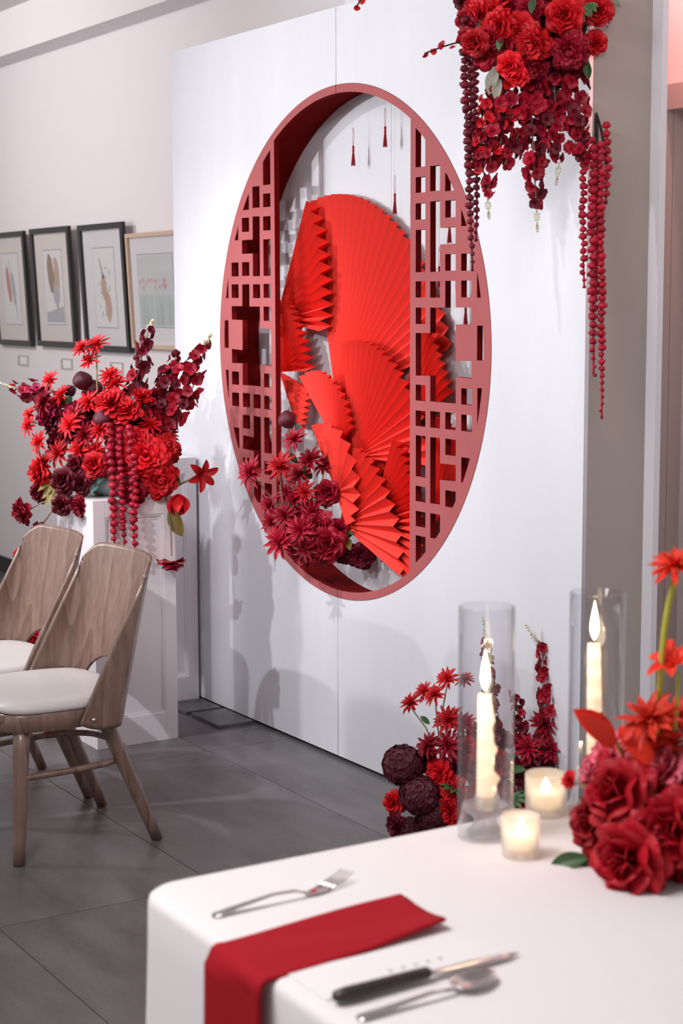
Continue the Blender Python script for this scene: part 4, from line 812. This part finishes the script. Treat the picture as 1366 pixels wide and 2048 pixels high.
FL_HANG = ([('carnation','scarlet',[-3.666,2.674,2.245],0.09),('carnation','scarlet',[-3.596,2.685,2.211],0.089),('rose','scarlet',[-3.568,2.727,2.199],0.089),('carnation','crimson',[-3.472,2.812,2.144],0.096),('rose','scarlet',[-3.488,2.807,2.231],0.101),('rose','scarlet',[-3.47,2.898,2.248],0.081),('rose','scarlet',[-3.505,2.92,2.174],0.064),('rose','scarlet',[-3.624,2.628,2.168],0.071),('carnation','scarlet',[-3.52,2.738,2.163],0.096),('rose','scarlet',[-3.572,2.7,2.111],0.071),('carnation','crimson',[-3.539,2.753,2.111],0.076),('rose','crimson',[-3.648,2.677,2.137],0.064),('carnation','burgundy',[-3.562,2.835,2.206],0.077),('rose','crimson',[-3.6,2.705,2.164],0.076),('carnation','crimson',[-3.627,2.74,2.257],0.09),('rose','burgundy',[-3.587,2.805,2.251],0.09),('carnation','scarlet',[-3.654,2.712,2.321],0.102),('rose','scarlet',[-3.595,2.811,2.333],0.115),('carnation','crimson',[-3.535,2.909,2.333],0.102),('rose','scarlet',[-3.625,2.784,2.422],0.115),('carnation','scarlet',[-3.564,2.882,2.422],0.115),('rose','burgundy',[-3.565,2.928,2.214],0.078),('carnation','crimson',[-3.708,2.688,2.264],0.078),('carnation','burgundy',[-3.741,2.68,2.293],0.065),('carnation','burgundy',[-3.601,2.834,2.148],0.078),('carnation','burgundy',[-3.635,2.779,2.149],0.078),('rose','scarlet',[-3.567,2.72,2.087],0.063),('rose','crimson',[-3.575,2.782,2.073],0.072),('rose','crimson',[-3.526,2.872,2.117],0.072),('carnation','crimson',[-3.666,2.666,2.207],0.072),('rose','crimson',[-3.61,2.673,2.182],0.063),('rose','burgundy',[-3.546,2.832,2.092],0.064),('carnation','crimson',[-3.568,2.758,2.251],0.076),('rose','crimson',[-3.518,2.88,2.254],0.064),('carnation','burgundy',[-3.543,2.967,2.226],0.052),('rose','crimson',[-3.699,2.658,2.235],0.064),('spiky','scarlet',[-3.628,2.7,2.254],0.076),('spiky','crimson',[-3.528,2.79,2.272],0.076),('rose','crimson',[-3.677,2.643,2.188],0.056),('bud','crimson',[-3.646,2.676,2.118],0.038),('leaf','green',[-3.44,2.848,2.24],0.045),('leaf','green',[-3.449,2.831,2.228],0.043),('leaf','green',[-3.583,2.676,2.166],0.043),('leaf','sage',[-3.616,2.678,2.077],0.076),('leaf','sage',[-3.617,2.711,2.064],0.064),('leaf','sage',[-3.569,2.826,2.056],0.077),('leaf','green',[-3.492,2.886,2.102],0.046),('leaf','sage',[-3.493,2.961,2.267],0.064),('leaf','green',[-3.638,2.653,2.205],0.051),('leaf','sage',[-3.598,2.681,2.051],0.056),('leaf','green',[-3.533,2.739,2.256],0.045)],[('delphinium','crimson',[[-3.621,2.705,2.067],[-3.618,2.68,1.94],[-3.608,2.659,1.788]],0.0563),('delphinium','crimson',[[-3.582,2.772,2.079],[-3.563,2.767,1.927],[-3.54,2.764,1.762]],0.064),('delphinium','crimson',[[-3.55,2.827,2.092],[-3.539,2.82,1.99],[-3.522,2.821,1.876]],0.0589),('delphinium','crimson',[[-3.523,2.871,2.092],[-3.504,2.871,1.965],[-3.486,2.877,1.863]],0.0589),('delphinium','scarlet',[[-3.609,2.728,2.08],[-3.604,2.709,1.965],[-3.606,2.681,1.864]],0.0563),('delphinium','crimson',[[-3.559,2.803,2.054],[-3.582,2.741,1.952],[-3.593,2.702,1.864]],0.0563),('delphinium','crimson',[[-3.532,2.846,2.054],[-3.512,2.864,1.99],[-3.503,2.858,1.901]],0.0563),('delphinium','crimson',[[-3.598,2.736,2.041],[-3.617,2.688,1.965],[-3.63,2.642,1.864]],0.0512),('delphinium','crimson',[[-3.56,2.795,2.028],[-3.543,2.799,1.927],[-3.546,2.779,1.863]],0.0563),('delphinium','scarlet',[[-3.63,2.681,2.029],[-3.633,2.652,1.927],[-3.628,2.642,1.851]],0.0461),('tip','cream',[[-3.608,2.659,1.781],[-3.6,2.658,1.729]],0.0179),('tip','cream',[[-3.539,2.764,1.755],[-3.532,2.762,1.696]],0.0179),('tip','cream',[[-3.521,2.821,1.87],[-3.519,2.811,1.815]],0.0179),('strand','burgundy',[[-3.687,2.638,2.232],[-3.663,2.629,2.029],[-3.642,2.623,1.864],[-3.608,2.613,1.597]],0.0243),('strand','burgundy',[[-3.683,2.668,2.172],[-3.662,2.657,1.98],[-3.637,2.648,1.776],[-3.628,2.638,1.674]],0.023),('strand','burgundy',[[-3.698,2.666,2.186],[-3.681,2.658,2.032],[-3.665,2.647,1.879]],0.0218),('strand','crimson',[[-3.493,2.874,1.901],[-3.479,2.867,1.774],[-3.466,2.858,1.647],[-3.454,2.854,1.553]],0.0218),('strand','crimson',[[-3.482,2.899,1.926],[-3.46,2.882,1.711],[-3.439,2.871,1.52],[-3.418,2.859,1.329]],0.0256),('strand','crimson',[[-3.469,2.916,1.914],[-3.448,2.901,1.71],[-3.42,2.886,1.456],[-3.396,2.87,1.221]],0.0218),('strand','crimson',[[-3.483,2.944,1.966],[-3.47,2.94,1.864],[-3.463,2.929,1.769]],0.023),('strand','crimson',[[-3.498,2.924,1.904],[-3.476,2.914,1.712],[-3.458,2.897,1.52]],0.023),('stem','branch',[[-3.558,2.939,2.214],[-3.545,2.923,2.06],[-3.52,2.945,1.982],[-3.512,2.932,1.867]],0.0102),('stem','branch',[[-3.542,2.928,2.06],[-3.511,2.954,1.957],[-3.497,2.956,1.867]],0.0064),('sprig','scarlet',[[-3.66,2.67,2.188],[-3.699,2.603,2.171],[-3.731,2.545,2.147]],0.0282),('sprig','scarlet',[[-3.833,2.538,2.408],[-3.865,2.467,2.331],[-3.878,2.432,2.273]],0.0282),('stem','stem',[[-3.629,2.836,2.428],[-3.768,2.65,2.433],[-3.833,2.538,2.408]],0.0064)])
FL_FLOOR = ([('hydrangea','plum',[-3.838,2.554,0.251],0.127),('hydrangea','plum',[-3.79,2.576,0.175],0.123),('hydrangea','plum',[-3.779,2.618,0.114],0.11),('carnation','burgundy',[-3.845,2.542,0.081],0.069),('hydrangea','plum',[-3.825,2.57,0.067],0.083),('spiky','scarlet',[-3.876,2.607,0.408],0.069),('spiky','scarlet',[-3.828,2.654,0.437],0.069),('spiky','scarlet',[-3.83,2.698,0.477],0.067),('spiky','scarlet',[-3.875,2.653,0.435],0.064),('spiky','scarlet',[-3.784,2.671,0.374],0.088),('spiky','crimson',[-3.797,2.614,0.305],0.082),('spiky','crimson',[-3.763,2.652,0.31],0.088),('spiky','crimson',[-3.795,2.725,0.35],0.083),('spiky','crimson',[-3.82,2.75,0.469],0.056),('spiky','crimson',[-3.663,2.85,0.298],0.083),('spiky','crimson',[-3.66,2.907,0.354],0.088),('spiky','crimson',[-3.63,2.902,0.291],0.088),('spiky','burgundy',[-3.66,2.883,0.251],0.083),('spiky','crimson',[-3.658,2.959,0.319],0.083),('spiky','crimson',[-3.692,2.846,0.313],0.069),('carnation','scarlet',[-3.774,2.635,0.233],0.082),('carnation','scarlet',[-3.743,2.655,0.188],0.082),('carnation','scarlet',[-3.733,2.64,0.137],0.082),('carnation','crimson',[-3.839,2.629,0.254],0.083),('carnation','crimson',[-3.748,2.734,0.231],0.083),('rose','crimson',[-3.768,2.714,0.286],0.083),('rose','scarlet',[-3.895,2.567,0.128],0.07),('rose','crimson',[-3.713,2.794,0.245],0.083),('rose','burgundy',[-3.666,2.862,0.203],0.083),('carnation','burgundy',[-3.632,2.923,0.231],0.083),('carnation','crimson',[-3.608,2.956,0.203],0.064),('carnation','burgundy',[-3.79,2.782,0.315],0.078),('carnation','crimson',[-3.811,2.728,0.232],0.084),('carnation','burgundy',[-3.76,2.828,0.301],0.07),('carnation','burgundy',[-3.832,2.675,0.149],0.084),('carnation','burgundy',[-3.687,2.914,0.162],0.098),('carnation','scarlet',[-3.789,2.629,0.067],0.083),('carnation','scarlet',[-3.732,2.74,0.149],0.097),('carnation','scarlet',[-3.671,2.833,0.121],0.083),('carnation','crimson',[-3.705,2.788,0.163],0.097),('carnation','burgundy',[-3.74,2.712,0.081],0.083),('carnation','crimson',[-3.637,2.876,0.066],0.083),('leaf','green',[-3.718,2.624,0.206],0.06),('leaf','green',[-3.648,2.805,0.245],0.055),('leaf','green',[-3.645,2.829,0.171],0.06),('leaf','bluegreen',[-3.677,2.801,0.266],0.055),('leaf','green',[-3.835,2.626,0.369],0.033),('leaf','green',[-3.641,2.843,0.198],0.055),('leaf','green',[-3.643,2.811,0.16],0.055)],[('delphinium','crimson',[[-3.655,2.88,0.203],[-3.655,2.921,0.382],[-3.689,2.913,0.58]],0.0608),('delphinium','burgundy',[[-3.743,2.791,0.195],[-3.767,2.806,0.416],[-3.793,2.801,0.575]],0.047),('delphinium','crimson',[[-3.671,2.849,0.19],[-3.688,2.852,0.313],[-3.712,2.842,0.437]],0.047),('tip','cream',[[-3.691,2.908,0.574],[-3.716,2.881,0.629]],0.0193),('tip','cream',[[-3.793,2.801,0.575],[-3.804,2.799,0.644]],0.0166),('stem','stem',[[-3.784,2.643,0.094],[-3.815,2.646,0.314],[-3.859,2.595,0.403]],0.0041),('stem','stem',[[-3.784,2.643,0.094],[-3.812,2.66,0.355],[-3.813,2.686,0.471]],0.0041),('stem','stem',[[-3.77,2.666,0.094],[-3.805,2.656,0.286],[-3.827,2.654,0.43]],0.0041)])
FL_TABLE = ([('rose','rosered',[-1.784,1.552,0.838],0.105),('rose','rosered',[-1.834,1.554,0.781],0.086),('rose','rosered',[-1.73,1.526,0.767],0.113),('rose','rosered',[-1.704,1.577,0.805],0.109),('rose','rosered',[-1.78,1.613,0.822],0.092),('rose','rosered',[-1.807,1.551,0.749],0.078),('rose','rosered',[-1.729,1.597,0.737],0.09),('rose','rosered',[-1.764,1.675,0.816],0.1),('rose','rosered',[-1.752,1.675,0.731],0.1),('rose','burgundy',[-1.835,1.644,0.766],0.073),('carnation','rosepink',[-1.847,1.591,0.868],0.079),('carnation','rosepink',[-1.865,1.64,0.871],0.073),('carnation','rosepink',[-1.774,1.63,0.861],0.078),('carnation','rosepink',[-1.766,1.684,0.866],0.078),('carnation','rosepink',[-1.702,1.596,0.709],0.048),('spiky','orange',[-1.795,1.614,0.934],0.092),('spiky','orange',[-1.794,1.643,0.887],0.078),('spiky','orange',[-1.856,1.641,0.896],0.073),('spiky','orange',[-1.821,1.685,0.92],0.08),('spiky','orange',[-1.814,1.673,1.145],0.078),('spathe','orange',[-1.81,1.531,0.927],0.077),('spathe','orange',[-1.803,1.594,0.899],0.071),('lily','orange',[-1.799,1.663,1.004],0.086),('spiky','orange',[-1.818,1.645,0.9],0.086),('spiky','orange',[-1.838,1.611,0.885],0.057),('carnation','rosepink',[-1.817,1.636,0.853],0.072),('carnation','rosepink',[-1.864,1.578,0.847],0.058),('carnation','scarlet',[-1.756,1.569,0.803],0.035),('spathe','orange',[-1.829,1.538,0.93],0.084),('leaf','green',[-1.835,1.501,0.735],0.057),('leaf','green',[-1.812,1.533,0.709],0.049),('leaf','green',[-1.754,1.621,0.678],0.064),('leaf','green',[-1.825,1.516,0.728],0.035),('carnation','scarlet',[-1.861,1.525,0.845],0.026)],[('stem','lime',[[-1.827,1.648,0.73],[-1.806,1.64,0.958],[-1.814,1.655,1.071],[-1.812,1.673,1.134]],0.0093),('stem','lime',[[-1.82,1.66,0.729],[-1.791,1.662,0.943],[-1.796,1.666,0.996]],0.0064),('stem','lime',[[-1.82,1.631,0.772],[-1.821,1.594,0.866],[-1.81,1.565,0.909]],0.0057),('stem','burgundy',[[-1.81,1.565,0.909],[-1.818,1.556,0.93],[-1.826,1.548,0.947]],0.0064),('stem','lime',[[-1.813,1.635,0.736],[-1.837,1.56,0.831],[-1.861,1.525,0.843]],0.0021)])
pl = arrangement('plinth_bouquet','big red bouquet of dahlias, delphinium and trailing amaranth on the white plinth',(-5.45,2.43,.856),(-5.45,2.47,.98),FL_PLINTH,1)
MB().lathe([(.001,.001),(.07,.001),(.10,.02),(.115,.06),(.11,.085),(.095,.06),(.001,.05)],28).obj('bowl','bowl',pl,smooth=True)
nb = arrangement('niche_bouquet','red dahlia bouquet lying in the bottom left of the round gate',(-4.93,2.99,.60),(-4.93,3.0,.78),FL_NICHE,2)
hg = arrangement('hanging_flowers','red rose and delphinium cascade hanging at the top right of the backdrop',(-3.62,2.86,2.30),(-3.62,2.88,2.40),FL_HANG,3,hang=True)
fb = arrangement('floor_flowers','red and burgundy flowers on the floor in front of the backdrop',(-3.86,2.66,.0),(-3.78,2.76,.15),FL_FLOOR,4)
tb2 = arrangement('table_centrepiece','low red rose centrepiece at the right end of the white tablecloth',(-1.70,1.66,TZ+.001),(-1.72,1.64,TZ+.06),FL_TABLE,5)
MB().lathe([(.001,.0),(.06,.0),(.075,.02),(.08,.05),(.07,.05),(.001,.04)],28).obj('bowl','bowl',tb2,smooth=True)
